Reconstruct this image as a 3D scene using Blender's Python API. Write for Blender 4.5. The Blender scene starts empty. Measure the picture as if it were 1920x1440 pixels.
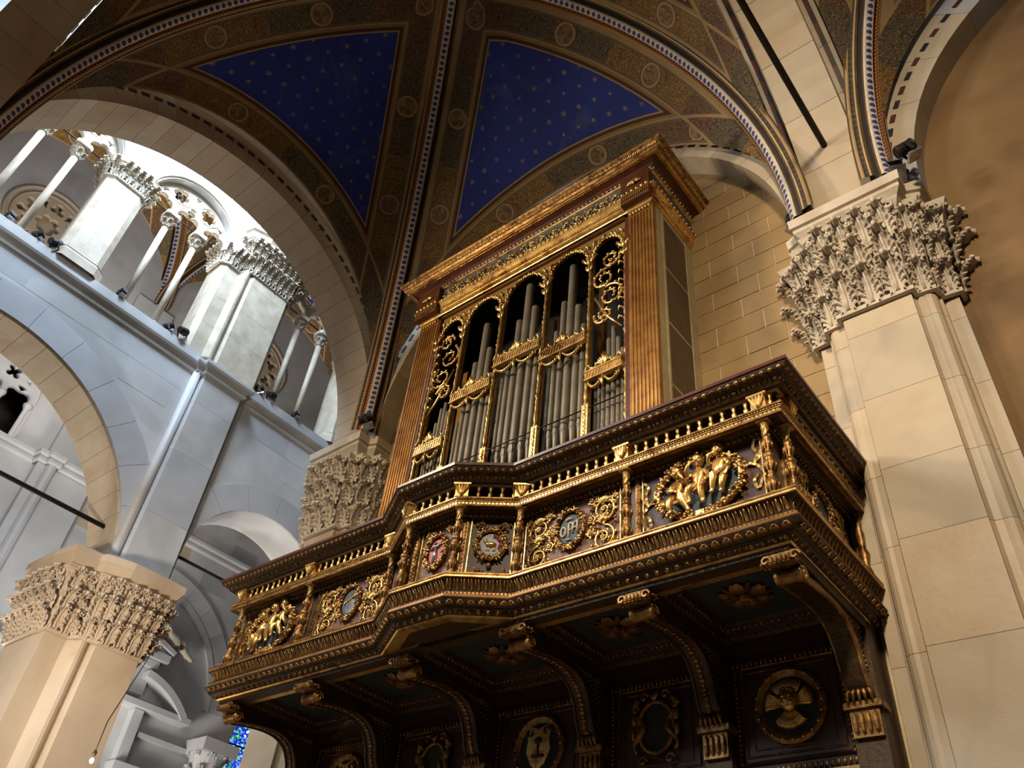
import bpy, math, random
from mathutils import Matrix, Vector
random.seed(7)
S = bpy.context.scene
COL = S.collection
PI = math.pi
sin, cos = math.sin, math.cos

# ------------------------------------------------------------------ camera, world, lights, exposure
cam = bpy.data.cameras.new('camera')
camo = bpy.data.objects.new('camera', cam)
COL.objects.link(camo)
cam.sensor_width = 36.0
cam.lens = 1539.45 / 1920 * 36.0
cam.clip_start = 0.05
cam.clip_end = 200
camo.matrix_world = Matrix(((0.77776068, 0.36214699, 0.51374885, 0), (0.62232113, -0.55853861, -0.54840772, 0),
                            (0.08834436, 0.74624673, -0.6597811, 0), (0, 0, 0, 1)))
S.camera = camo
S.view_settings.view_transform = 'Standard'
S.view_settings.look = 'None'
S.view_settings.gamma = 1
S.view_settings.use_curve_mapping = False
S.view_settings.exposure = 0.0
w = bpy.data.worlds.new('world')
S.world = w
w.use_nodes = True
w.node_tree.nodes['Background'].inputs[0].default_value = (1.0, 0.87, 0.72, 1)
w.node_tree.nodes['Background'].inputs[1].default_value = 0.052

def area(name, loc, target, size, power, color, spread=PI, sy=None):
    l = bpy.data.lights.new(name, 'AREA')
    l.energy = power; l.color = color; l.size = size; l.spread = spread
    if sy: l.shape = 'RECTANGLE'; l.size_y = sy
    o = bpy.data.objects.new(name, l)
    o.location = loc
    o.rotation_euler = (Vector(target) - Vector(loc)).to_track_quat('-Z', 'Y').to_euler()
    COL.objects.link(o)
    return o

WARM = (1.0, 0.80, 0.54)
area('flood_on_near_left_pier', (-10.4, 0.2, 9.6), (-5.2, 6.6, 8.0), 1.2, 300, WARM, 1.9)
area('nave_floods', (1.5, -5.0, 12.2), (-4.2, 7, 5.0), 1.4, 640, (1.0, 0.80, 0.56), 1.6)
area('clerestory_daylight', (-12.6, 2.2, 20.5), (-16.0, 4.0, 16.5), 2.6, 2100, (0.62, 0.80, 1.0))
area('ledge_flood_wash', (-15.2, 3.2, 19.6), (-16.3, 3.6, 16.5), 1.2, 420, (0.80, 0.90, 1.0), sy=3.5)
area('aisle_lamps', (-20.5, 6, 2.0), (-22.5, 10, 12), 3.0, 950, (1.0, 0.95, 0.86))
area('rose_wall_fill', (-18.5, 4.5, 14.0), (-23, 5, 21), 1.5, 330, (1.0, 0.92, 0.80))  # added fill with no real fixture, brightens the upper far wall and rose
area('nave_pier_fill', (-8.5, -2.5, 1.0), (-15.4, 6.3, 5.5), 1.0, 150, (1.0, 0.88, 0.74), 0.9)  # added warm fill, no lamp stands here; brightens the lower left pier
area('nave_daylight', (-13.0, -9.0, 14.0), (-15.5, 6, 7), 4.0, 1500, (0.78, 0.88, 1.0))

# ------------------------------------------------------------------ node helpers
def lin(c):
    c = [x / 255 for x in c]
    return tuple((x / 12.92 if x <= .04045 else ((x + .055) / 1.055) ** 2.4) for x in c) + (1,)

class X:
    """a socket or number with arithmetic that makes Math nodes"""
    nt = None
    def __init__(s, v): s.v = v
    @staticmethod
    def m(op, *a):
        n = X.nt.nodes.new('ShaderNodeMath'); n.operation = op
        for i, q in enumerate(a):
            q = q.v if isinstance(q, X) else q
            if isinstance(q, (int, float)): n.inputs[i].default_value = q
            else: X.nt.links.new(q, n.inputs[i])
        return X(n.outputs[0])
    def __add__(s, o): return X.m('ADD', s, o)
    def __radd__(s, o): return X.m('ADD', s, o)
    def __sub__(s, o): return X.m('SUBTRACT', s, o)
    def __rsub__(s, o): return X.m('SUBTRACT', o, s)
    def __mul__(s, o): return X.m('MULTIPLY', s, o)
    def __rmul__(s, o): return X.m('MULTIPLY', s, o)
    def __truediv__(s, o): return X.m('DIVIDE', s, o)
    def lt(s, o): return X.m('LESS_THAN', s, o)
    def gt(s, o): return X.m('GREATER_THAN', s, o)
    def abs(s): return X.m('ABSOLUTE', s)
    def fl(s): return X.m('FLOOR', s)
    def fr(s): return X.m('FRACT', s)
    def sq(s): return X.m('SQRT', s)
def node(kind, **kw):
    n = X.nt.nodes.new(kind)
    for k, v in kw.items(): setattr(n, k, v)
    return n
def link(a, b): X.nt.links.new(a.v if isinstance(a, X) else a, b)
def cmix(f, a, b):
    n = node('ShaderNodeMix', data_type='RGBA')
    for q, i in ((f, n.inputs[0]), (a, n.inputs[6]), (b, n.inputs[7])):
        q = q.v if isinstance(q, X) else q
        if isinstance(q, (int, float, tuple)): i.default_value = q
        else: X.nt.links.new(q, i)
    return n.outputs[2]
def noise(vec, scale, detail=3, rough=.55, dist=0.):
    n = node('ShaderNodeTexNoise')
    n.inputs['Scale'].default_value = scale; n.inputs['Detail'].default_value = detail
    n.inputs['Roughness'].default_value = rough; n.inputs['Distortion'].default_value = dist
    if vec is not None: link(vec, n.inputs['Vector'])
    return X(n.outputs['Fac'])
def ramp(x, a, b):
    n = node('ShaderNodeMapRange'); link(x, n.inputs[0])
    n.inputs[1].default_value = a; n.inputs[2].default_value = b
    return X(n.outputs[0])
def objco(): return node('ShaderNodeTexCoord').outputs['Object']
def geopos(): return node('ShaderNodeNewGeometry').outputs['Position']

MATS = {}
def newmat(name):
    m = bpy.data.materials.new(name); m.use_nodes = True
    X.nt = m.node_tree
    MATS[name] = m
    return m, m.node_tree.nodes['Principled BSDF']
def setbump(p, h, strength, dist=.01):
    b = node('ShaderNodeBump'); b.inputs['Strength'].default_value = strength; b.inputs['Distance'].default_value = dist
    link(h, b.inputs['Height']); X.nt.links.new(b.outputs[0], p.inputs['Normal'])

def mottled(name, c1, c2, rough=.6, scale=3., metal=0., bump=.2, bscale=40., bdist=.006, c3=None, lo=.35, hi=.65, spec=None):
    m, p = newmat(name)
    g = geopos()
    n = noise(g, scale, 5)
    c = cmix(ramp(n, lo, hi), lin(c1), lin(c2))
    if c3:
        n3 = noise(g, scale * .31, 3, .6, 1.2)
        c = cmix(ramp(n3, .52, .68), c, lin(c3))
    link(c, p.inputs['Base Color'])
    p.inputs['Roughness'].default_value = rough; p.inputs['Metallic'].default_value = metal
    if spec is not None: p.inputs['Specular IOR Level'].default_value = spec
    if bump: setbump(p, noise(g, bscale, 3), bump, bdist)
    return m

G = mottled('gilding', (242, 206, 134), (200, 158, 92), .34, 9, .88, .5, 70, .004, (140, 84, 40), .3, .75)
GD = mottled('aged_gilding', (176, 136, 78), (96, 64, 34), .42, 14, .7, .6, 60, .005, (80, 42, 22), .3, .7)
GW = mottled('gilded_wood', (164, 118, 58), (132, 88, 40), .40, 5, .55, .3, 40, .003)
SIL = mottled('silvered_gilding', (160, 140, 100), (196, 150, 70), .4, 12, .7, .5, 60, .004)
WD = mottled('red_brown_wood', (70, 43, 25), (47, 28, 16), .5, 6, 0, .3, 30, .004)
WDK = mottled('dark_carved_wood', (46, 32, 17), (80, 56, 26), .5, 22, .3, .5, 60, .006)
WCO = mottled('warm_cornice_wood', (92, 46, 24), (68, 34, 18), .35, 4, 0, .2, 30, .003)
BLU = mottled('slate_blue_paint', (72, 88, 100), (58, 72, 84), .7, 8, 0, .2)
BLD = mottled('dark_blue_grey_paint', (44, 52, 52), (34, 42, 44), .8, 5, 0, .2)
PNK = mottled('rose_paint', (206, 128, 128), (180, 96, 100), .7, 8, 0, .2)
LIL = mottled('lilac_ground', (128, 92, 80), (92, 62, 50), .6, 9, 0, .2)
SLV = mottled('silver_leaf', (190, 190, 196), (130, 130, 140), .3, 9, .8, .2)
TIN = mottled('pipe_tin', (122, 114, 98), (102, 95, 82), .5, 3, .35, .15, 50, .002)
BLK = mottled('black_interior', (10, 8, 6), (16, 12, 8), .8, 5, 0, 0)
FRM = mottled('greenish_grey_paint', (166, 152, 114), (148, 134, 98), .6, 4, 0, .15)
PAN = mottled('umber_panel', (84, 68, 44), (72, 57, 36), .6, 3, 0, .1)
RED = mottled('red_robe', (170, 60, 40), (130, 44, 32), .6, 9, 0, .2)
MAR = mottled('pale_marble', (182, 169, 148), (166, 152, 131), .5, 1.3, 0, .25, 25, .006, (148, 138, 122), .3, .7)
MAR2 = mottled('veined_marble', (186, 170, 146), (170, 153, 128), .5, 2.2, 0, .3, 14, .01, (176, 156, 130), .3, .7)
MARW = mottled('white_carved_marble', (196, 184, 166), (174, 160, 140), .6, 3, 0, .4, 30, .01)
MARB = mottled('bluish_grey_marble', (172, 173, 178), (156, 157, 162), .5, .9, 0, .2, 20, .004)
MARG = mottled('grey_marble', (192, 192, 195), (168, 168, 169), .55, .7, 0, .25, 12, .006, (152, 151, 150), .3, .7)
SOF = mottled('beige_limestone', (184, 166, 143), (173, 154, 131), .7, 1.1, 0, .3, 18, .008, (162, 140, 115), .3, .7)
ASH = mottled('tan_ashlar', (150, 124, 84), (136, 111, 73), .75, 1.6, 0, .3, 18, .006, (126, 101, 64), .3, .7)
MOR = mottled('pale_mortar', (200, 184, 146), (184, 168, 130), .8, 5, 0, .1)
PLA = mottled('ochre_plaster', (130, 102, 66), (112, 86, 54), .85, .8, 0, .35, 6, .01, (92, 68, 43), .35, .65)
IRN = mottled('black_iron', (20, 17, 15), (34, 28, 24), .6, 8, .4, .2)
INB = mottled('black_inlay', (24, 20, 30), (36, 28, 34), .5, 5, 0, 0)
INR = mottled('red_inlay', (84, 30, 24), (64, 26, 20), .5, 5, 0, 0)
DRK = mottled('painted_dark_space', (46, 36, 28), (30, 24, 20), .8, 6, 0, .3)  # darkness of the space behind the far openings, put into the colour
LMP, _p = newmat('bulb_glow')
_p.inputs['Emission Color'].default_value = (1, .78, .45, 1); _p.inputs['Emission Strength'].default_value = 12
LNS = mottled('spot_glass', (60, 62, 66), (90, 92, 96), .15, 5, 0, 0)
FLR = mottled('stone_floor', (150, 130, 104), (120, 104, 84), .5, 1, 0, .1)

def fresco(name, wa, wb, starscale, bright=1.0):
    """painted vault cell: uv0=(along rib, from rib) uv1=(along wall arch, from wall arch) uv2=plan"""
    m, p = newmat(name)
    def uvx(n):
        q = node('ShaderNodeUVMap', uv_map=n); s = node('ShaderNodeSeparateXYZ'); link(q.outputs[0], s.inputs[0])
        return q.outputs[0], X(s.outputs[0]), X(s.outputs[1])
    va, sa, a = uvx('rib'); vb, sb, b = uvx('arch'); vp, px, py = uvx('plan')
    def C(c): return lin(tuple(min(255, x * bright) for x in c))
    g = geopos()
    # starry blue field with worn clouds
    blue = cmix(ramp(noise(g, .9, 6, .6), .35, .7), C((8, 42, 158)), C((22, 60, 182)))
    cl = ramp(noise(g, .8, 9, .74, .8), .54, .74)
    blue = cmix(cl * .5, blue, C((120, 122, 136)))
    row = (py / starscale).fl()
    gx = (px / starscale + row * .5).fr() - .5
    gy = (py / starscale).fr() - .5
    r = (gx * gx + gy * gy).sq()
    ang = X.m('ARCTAN2', gy, gx)
    ray = (X.m('COSINE', ang * 8) * .5 + .5)
    szv = X.m('SINE', (px / starscale + row * .5).fl() * 5.3 + row * 3.7) * .035
    star = r.lt(.03 + (.12 + szv) * ray * ray * ray)
    cellid = X.m('SINE', (px / starscale + row * .5).fl() * 12.9 + row * 78.2).abs()
    blue = cmix(star * (cellid * .6 + .4), blue, C((214, 180, 112)))
    # foliage bands
    def foliage(vec, seg):
        t = node('ShaderNodeTexVoronoi', feature='F1'); t.inputs['Scale'].default_value = 15
        nn = node('ShaderNodeTexNoise'); nn.inputs['Scale'].default_value = 6; nn.inputs['Detail'].default_value = 2
        link(vec, nn.inputs['Vector'])
        mx = node('ShaderNodeMix', data_type='VECTOR'); mx.inputs[0].default_value = .14
        link(vec, mx.inputs[4]); link(nn.outputs['Color'], mx.inputs[5])
        link(mx.outputs[1], t.inputs['Vector'])
        d = X(t.outputs['Distance'])
        curl = (X.m('SINE', d * 17) * .5 + .5)
        k = (seg * .37).fr()
        base = cmix(k.gt(.34), C((70, 62, 50)), C((98, 54, 34)))
        base = cmix(k.gt(.68), base, C((112, 78, 36)))
        lite = cmix(k.gt(.68), C((146, 122, 84)), C((186, 146, 74)))
        return cmix(ramp(curl, .35, .9) * .85, base, lite)
    def band(vec, s, d, wdt, per):
        seg = (s / per).fl()
        c = foliage(vec, seg)
        lx = ((s / per).fr() - .5) * per
        ly = d - wdt * .5
        rr = (lx * lx + ly * ly).sq()
        R0 = wdt * .42
        med = cmix(ramp(noise(vec, 9, 4, .6, 1.), .4, .6), C((116, 74, 44)), C((170, 140, 96)))
        ring = cmix(rr.gt(R0 * .66), med, C((112, 116, 100)))
        ring = cmix(rr.gt(R0 * .74), ring, C((196, 162, 112)))
        ring = cmix(rr.gt(R0 * .92), ring, C((120, 66, 40)))
        c = cmix(rr.lt(R0), c, ring)
        edge = (ly.abs()).gt(wdt * .5 - .075)
        c = cmix(edge, c, C((122, 104, 78)))
        c = cmix((ly.abs()).gt(wdt * .5 - .035), c, C((186, 152, 104)))
        return c
    ca = band(va, sa, a, wa, 2.05)
    cb = band(vb, sb, b, wb, 2.25)
    inA = a.lt(wa); inB = b.lt(wb)
    bands = cmix(inA, cb, ca)
    # both: the cross-over lozenges near the springing
    both = inA * inB
    diam = foliage(vb, sa + 3.0)
    cl_ = ((a - wa * .98).abs()).lt(.045)
    cl2 = ((b - wb * .98).abs()).lt(.045)
    bands = cmix(both, bands, cmix(X.m('MAXIMUM', cl_, cl2), diam, C((190, 156, 104))))
    # frame mouldings round the blue
    dmin = X.m('MINIMUM', a - wa, b - wb)
    fr = cmix((dmin * 1.0).lt(.05), C((74, 44, 24)), C((166, 122, 66)))
    fr = cmix((dmin * 1.0).gt(.11), fr, C((196, 160, 104)))
    out = cmix(dmin.gt(.14), fr, blue)
    out = cmix(dmin.gt(0.), bands, out)
    out = cmix(ramp(noise(g, 1.7, 5, .6), .3, .8) * .35, out, C((30, 22, 16)))
    link(out, p.inputs['Base Color'])
    p.inputs['Roughness'].default_value = .8
    setbump(p, noise(g, 8, 4), .25, .01)
    return m
FR = fresco('starry_fresco', .56, .50, .34, .80)
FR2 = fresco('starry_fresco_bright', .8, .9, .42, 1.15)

def ribmat():
    """painted rib: uv.x across in metres from the centre line, uv.y along in metres"""
    m, p = newmat('painted_rib')
    q = node('ShaderNodeUVMap', uv_map='rib'); s = node('ShaderNodeSeparateXYZ'); link(q.outputs[0], s.inputs[0])
    u, v = X(s.outputs[0]), X(s.outputs[1])
    au = u.abs(); g = geopos()
    c = cmix(ramp(noise(g, 5, 4), .3, .7), lin((92, 70, 46)), lin((60, 44, 30)))
    c = cmix(X.m('SINE', v * 34).gt(0.) * au.gt(.33) * au.lt(.40), c, lin((40, 46, 44)))
    lat = (((v + u) * 9).fr() - .5).abs().lt(.10); lat2 = (((v - u) * 9).fr() - .5).abs().lt(.10)
    dia = cmix(X.m('MAXIMUM', lat, lat2), lin((104, 44, 24)), lin((176, 132, 64)))
    c = cmix(u.gt(.12) * u.lt(.30), c, dia)
    c = cmix(((au - .31).abs()).lt(.015), c, lin((186, 156, 106)))
    c = cmix(((au - .43).abs()).lt(.02), c, lin((170, 140, 96)))
    c = cmix(u.lt(-.14) * u.gt(-.24), c, lin((36, 24, 18)))
    dx = u / .07; dy = ((v / .19).fr() - .5) * .19 / .065
    dot = (dx * dx + dy * dy).lt(1.)
    white = cmix(dot, lin((198, 186, 166)), lin((44, 52, 124)))
    c = cmix(au.lt(.12), c, white)
    c = cmix(ramp(noise(g, 3, 5, .6), .4, .8) * .3, c, lin((34, 26, 20)))
    link(c, p.inputs['Base Color']); p.inputs['Roughness'].default_value = .75
    setbump(p, noise(g, 20, 3), .2, .005)
    return m
RIB = ribmat()

def glassmat():
    m, p = newmat('stained_glass')
    g = geopos()
    t = node('ShaderNodeTexVoronoi', feature='F1'); t.inputs['Scale'].default_value = 15; link(g, t.inputs['Vector'])
    r = node('ShaderNodeValToRGB'); link(X(node('ShaderNodeSeparateColor').outputs[0]), r.inputs[0])
    sep = [n for n in m.node_tree.nodes if n.bl_idname == 'ShaderNodeSeparateColor'][0]
    link(t.outputs['Color'], sep.inputs[0])
    e = r.color_ramp; e.interpolation = 'CONSTANT'
    cols = [(0, (18, 30, 190)), (.3, (90, 140, 255)), (.45, (40, 150, 80)), (.6, (235, 240, 255)), (.72, (30, 60, 220)), (.86, (130, 210, 150))]
    e.elements[0].color = lin(cols[0][1])
    e.elements[1].position = cols[1][0]; e.elements[1].color = lin(cols[1][1])
    for pos, c in cols[2:]:
        q = e.elements.new(pos); q.color = lin(c)
    link(r.outputs[0], p.inputs['Emission Color']); p.inputs['Emission Strength'].default_value = 1.1
    link(r.outputs[0], p.inputs['Base Color'])
    return m
GLS = glassmat()

# ------------------------------------------------------------------ mesh helpers
def wm(o):
    return Matrix() if o is None else wm(o.parent) @ o.matrix_parent_inverse @ o.matrix_basis
def setparent(o, p):
    if p is not None:
        o.parent = p
        o.matrix_parent_inverse = wm(p).inverted()
def tag(o, label=None, cat=None, group=None, kind=None):
    if label: o['label'] = label
    if cat: o['category'] = cat
    if group: o['group'] = group
    if kind: o['kind'] = kind
    return o
def thing(name, loc, label, cat, group=None, kind=None):
    o = bpy.data.objects.new(name, None); COL.objects.link(o)
    o.location = loc; o.empty_display_size = .1
    return tag(o, label, cat, group, kind)
def inst(me, name, parent, M4=None, lab=None):
    o = bpy.data.objects.new(name, me); COL.objects.link(o)
    if M4 is not None: o.matrix_basis = M4
    setparent(o, parent)
    if lab: o['label'] = lab
    return o
def copy_tree(o, M4, parent=None):
    """copy a thing built at the origin with its parts, moved by M4"""
    c = o.copy(); COL.objects.link(c)
    if parent is None: c.matrix_basis = M4 @ o.matrix_basis
    else: c.parent = parent
    for ch in list(o.children): copy_tree(ch, M4, c)
    return c
T = Matrix.Translation
def RZ(a): return Matrix.Rotation(a, 4, 'Z')
def frame(p, t, n, s=1.0):
    """local x along t, y along n (outward), z up"""
    t = Vector(t).normalized(); n = Vector(n).normalized(); z = t.cross(n)
    M_ = Matrix((t * s, n * s, z * s)).transposed().to_4x4(); M_.translation = Vector(p)
    return M_

class M:
    def __init__(s): s.v = []; s.f = []; s.uv = None
    def add(s, vs, fs, mt=None):
        b = len(s.v)
        if mt is not None: vs = [tuple(mt @ Vector(q)) for q in vs]
        s.v += vs; s.f += [tuple(b + i for i in f) for f in fs]
        return s
    def box(s, x0, x1, y0, y1, z0, z1, mt=None):
        vs = [(x, y, z) for z in (z0, z1) for y in (y0, y1) for x in (x0, x1)]
        return s.add(vs, [(0, 2, 3, 1), (4, 5, 7, 6), (0, 1, 5, 4), (2, 6, 7, 3), (0, 4, 6, 2), (1, 3, 7, 5)], mt)
    def tbox(s, x0, x1, y0, y1, z0, z1, b=.01, mt=None):
        """box with the -y face bevelled inwards"""
        vs = [(x0, y1, z0), (x1, y1, z0), (x1, y1, z1), (x0, y1, z1), (x0, y0 + b, z0), (x1, y0 + b, z0), (x1, y0 + b, z1), (x0, y0 + b, z1),
              (x0 + b, y0, z0 + b), (x1 - b, y0, z0 + b), (x1 - b, y0, z1 - b), (x0 + b, y0, z1 - b)]
        fs = [(0, 3, 2, 1), (8, 9, 10, 11)]
        for i in range(4):
            j = (i + 1) % 4
            fs += [(i, j, 4 + j, 4 + i), (4 + i, 4 + j, 8 + j, 8 + i)]
        return s.add(vs, fs, mt)
    def lathe(s, prof, seg=10, mt=None, caps=True, a0=0., a1=2 * PI):
        full = abs(a1 - a0 - 2 * PI) < 1e-6
        n = seg if full else seg + 1
        vs = []; fs = []
        for r, z in prof:
            for k in range(n):
                a = a0 + (a1 - a0) * k / seg
                vs.append((r * cos(a), r * sin(a), z))
        for i in range(len(prof) - 1):
            for k in range(seg):
                k2 = (k + 1) % n
                fs.append((i * n + k, i * n + k2, (i + 1) * n + k2, (i + 1) * n + k))
        if caps and full:
            fs.append(tuple(range(n - 1, -1, -1))); b = (len(prof) - 1) * n; fs.append(tuple(b + k for k in range(n)))
        return s.add(vs, fs, mt)
    def ell(s, c, r, seg=8, rings=5, mt=None):
        vs = []; fs = []
        for i in range(rings + 1):
            t = PI * i / rings
            for k in range(seg):
                a = 2 * PI * k / seg
                vs.append((c[0] + r[0] * sin(t) * cos(a), c[1] + r[1] * sin(t) * sin(a), c[2] + r[2] * cos(t)))
        for i in range(rings):
            for k in range(seg):
                k2 = (k + 1) % seg
                fs.append((i * seg + k, (i + 1) * seg + k, (i + 1) * seg + k2, i * seg + k2))
        return s.add(vs, fs, mt)
    def tube(s, pts, rad, seg=6, closed=False, mt=None):
        pts = [Vector(p) for p in pts]; n = len(pts)
        if not isinstance(rad, (list, tuple)): rad = [rad] * n
        vs = []; fs = []
        up = None
        for i in range(n):
            if closed: d = pts[(i + 1) % n] - pts[i - 1]
            else: d = pts[min(i + 1, n - 1)] - pts[max(i - 1, 0)]
            if d.length < 1e-9: d = Vector((0, 0, 1))
            d.normalize()
            if up is None:
                up = Vector((0, 0, 1)) if abs(d.z) < .9 else Vector((0, 1, 0))
            u = d.cross(up)
            if u.length < 1e-4: u = d.orthogonal()
            u.normalize(); w_ = u.cross(d); up = w_
            for k in range(seg):
                a = 2 * PI * k / seg
                vs.append(tuple(pts[i] + (u * cos(a) + w_ * sin(a)) * rad[i]))
        for i in range(n if closed else n - 1):
            j = (i + 1) % n
            for k in range(seg):
                k2 = (k + 1) % seg
                fs.append((i * seg + k, i * seg + k2, j * seg + k2, j * seg + k))
        if not closed:
            fs.append(tuple(range(seg - 1, -1, -1))); fs.append(tuple((n - 1) * seg + k for k in range(seg)))
        return s.add(vs, fs, mt)
    def prism(s, poly, z0, z1, mt=None, s0=1., s1=1.):
        n = len(poly)
        vs = [(x * s0, y * s0, z0) for x, y in poly] + [(x * s1, y * s1, z1) for x, y in poly]
        fs = [tuple(range(n - 1, -1, -1)), tuple(range(n, 2 * n))] + [(i, (i + 1) % n, n + (i + 1) % n, n + i) for i in range(n)]
        return s.add(vs, fs, mt)
    def mesh(s, name, mat, smooth=False):
        me = bpy.data.meshes.new(name)
        me.from_pydata(s.v, [], s.f); me.materials.append(mat)
        if smooth: me.polygons.foreach_set('use_smooth', [True] * len(me.polygons))
        me.update()
        return me
    def obj(s, name, mat, parent=None, smooth=False, lab=None, M4=None):
        return inst(s.mesh(name, mat, smooth), name, parent, M4, lab)

def offset_path(path, e, closed=False):
    """offset a plan polyline by e to the left-hand normal side (outward), mitred"""
    n = len(path); out = []
    for i in range(n):
        ns = []
        if i > 0 or closed:
            a, b = path[i - 1], path[i]; d = Vector((b[0] - a[0], b[1] - a[1])).normalized(); ns.append(Vector((-d.y, d.x)))
        if i < n - 1 or closed:
            a, b = path[i], path[(i + 1) % n]; d = Vector((b[0] - a[0], b[1] - a[1])).normalized(); ns.append(Vector((-d.y, d.x)))
        if len(ns) == 2:
            m_ = ns[0] + ns[1]; k = e / (1 + ns[0].dot(ns[1]))
            out.append((path[i][0] + m_.x * k, path[i][1] + m_.y * k))
        else: out.append((path[i][0] + ns[0].x * e, path[i][1] + ns[0].y * e))
    return out
def sweep(mb, path, prof, closed=False):
    """prof: list of (e, z); a ruled surface along the path"""
    rows = [[(x, y, z) for x, y in offset_path(path, e, closed)] for e, z in prof]
    n = len(path); vs = [q for r in rows for q in r]; fs = []
    for i in range(len(prof) - 1):
        for k in range(n if closed else n - 1):
            k2 = (k + 1) % n
            fs.append((i * n + k, i * n + k2, (i + 1) * n + k2, (i + 1) * n + k))
    return mb.add(vs, fs)
def along(path, e, spacing, margin=.5, snap=True):
    """positions with tangent and outward normal along an offset path, evenly divided per segment"""
    q = offset_path(path, e); out = []
    for i in range(len(q) - 1):
        a = Vector(q[i]); b = Vector(q[i + 1]); L = (b - a).length
        if L < spacing * .6: continue
        n = max(1, round(L / spacing)); d = (b - a) / L
        for k in range(n):
            p = a + d * (L * (k + .5) / n)
            out.append((p, (d.x, d.y, 0), (-d.y, d.x, 0), L / n, i))
    return out

def plate(outer, holes, thick, mat, name, parent, mt, bevel=0., lab=None, res=1):
    cu = bpy.data.curves.new(name, 'CURVE'); cu.dimensions = '2D'; cu.fill_mode = 'BOTH'
    cu.extrude = max(thick / 2 - bevel, 0.0005); cu.bevel_depth = bevel; cu.bevel_resolution = 0
    for pl in [outer] + holes:
        sp = cu.splines.new('POLY'); sp.points.add(len(pl) - 1)
        for i, q in enumerate(pl): sp.points[i].co = (q[0], q[1], 0, 1)
        sp.use_cyclic_u = True
    tmp = bpy.data.objects.new(name, cu)
    me = bpy.data.meshes.new_from_object(tmp)
    me.materials.clear(); me.materials.append(mat); me.name = name
    bpy.data.objects.remove(tmp); bpy.data.curves.remove(cu)
    if parent == 'mesh': return me
    return inst(me, name, parent, mt, lab)
# local (x, y) -> world planes
def planeX(x): return Matrix(((0, 0, 1, x), (1, 0, 0, 0), (0, 1, 0, 0), (0, 0, 0, 1)))   # local x->Y, y->Z
def planeY(y): return Matrix(((1, 0, 0, 0), (0, 0, -1, y), (0, 1, 0, 0), (0, 0, 0, 1)))  # local x->X, y->Z
def arcp(cx, cy, r, a0, a1, n, ry=None):
    ry = ry or r
    return [(cx + r * cos(a0 + (a1 - a0) * i / n), cy + ry * sin(a0 + (a1 - a0) * i / n)) for i in range(n + 1)]
def foil(cx, cy, R, n, rot=0., depth=.45, seg=6):
    """multifoil outline: n round lobes, traced as a simple polar curve"""
    d = R * {3: .50, 4: .57}.get(n, .63); lr = R - d; out = []
    for k in range(n * 8):
        th = 2 * PI * k / (n * 8); dl = (th + PI / n) % (2 * PI / n) - PI / n
        out.append((cx + (d * cos(dl) + math.sqrt(max(0, lr * lr - (d * sin(dl)) ** 2))) * cos(th + rot), cy + (d * cos(dl) + math.sqrt(max(0, lr * lr - (d * sin(dl)) ** 2))) * sin(th + rot)))
    return out
# ================================================================== STRUCTURE
import numpy as np
def structure(o, label=None, cat=None): return tag(o, label, cat, kind='structure')
FZ = -1.6
m = M(); m.box(-27, 9, -10, 16, FZ - .2, FZ)
structure(m.obj('floor', FLR), 'stone church floor far below', 'floor')

# ---- back wall with coursed ashlar
m = M(); m.box(-12.0, 9, 7.982, 8.6, FZ, 16)
WB = structure(m.obj('wall_back', MOR), 'tan block wall behind the gilded organ', 'wall')
m = M(); m.box(-.5, 9, 7.965, 8.0, FZ, 16)
m.obj('plaster_face', PLA, WB, lab='smooth ochre plaster to the right of the marble pier')
m = M(); m.box(-12.0, -9.3, 7.965, 8.0, FZ, 3.6); m.box(-1.9, -.45, 7.965, 8.0, FZ, 4.3); m.obj('plaster_face', PLA, WB)
def brick_mesh(w_, h):
    b = M(); b.tbox(-w_ / 2 + .007, w_ / 2 - .007, -.03, .03, -h / 2 + .007, h / 2 - .007, .004); return b.mesh('brick', ASH)
_bm = {}
def brick(x0, x1, z0, z1):
    k = (round(x1 - x0, 2), round(z1 - z0, 2))
    if k not in _bm: _bm[k] = brick_mesh(x1 - x0, z1 - z0)
    inst(_bm[k], 'brick', WB, T(((x0 + x1) / 2, 8.0 + random.uniform(-.003, .003), (z0 + z1) / 2)))
H = .3775
for i in range(-2, 22):
    z = 5.35 + i * H - .09 + .115
    js = [-3.85, -3.12, -2.53, -1.75] if i % 2 else [-4.28, -3.55, -2.82, -2.09, -1.6]
    for a, b in zip(js, js[1:]): brick(a, b, z, z + H)
    if i > 0:
        js = [-9.2, -9.9, -10.7, -11.6] if i % 2 else [-9.2, -10.3, -11.0, -11.6]
        for a, b in zip(js[1:], js): brick(a, b, z, z + H)

# ---- cross-vaulted bays
def arch_pts(A, B, zs, rise, n):
    out = []
    for i in range(n + 1):
        th = PI * i / n; s = (1 - cos(th)) / 2
        out.append((A[0] + (B[0] - A[0]) * s, A[1] + (B[1] - A[1]) * s, zs + rise * sin(th)))
    return out
def rib_pts(A, C, zs, Hc, n):
    out = []
    for i in range(n + 1):
        th = PI / 2 * i / n; t = 1 - cos(th)
        out.append((A[0] + (C[0] - A[0]) * t, A[1] + (C[1] - A[1]) * t, zs + (Hc - zs) * sin(th)))
    return out
def polydist(P, Q):
    """distance and arc position from points P to polyline Q"""
    P = np.array(P); Q = np.array(Q); a = Q[:-1]; d = Q[1:] - a
    L = np.linalg.norm(d, axis=1); L[L == 0] = 1e-9; cum = np.concatenate([[0], np.cumsum(L)[:-1]])
    rel = P[:, None, :] - a[None]; t = np.clip((rel * d[None]).sum(2) / (L ** 2)[None], 0, 1)
    dist = np.linalg.norm(rel - t[..., None] * d[None], axis=2); k = dist.argmin(1); i = np.arange(len(P))
    return dist[i, k], cum[k] + t[i, k] * L[k]
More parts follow.
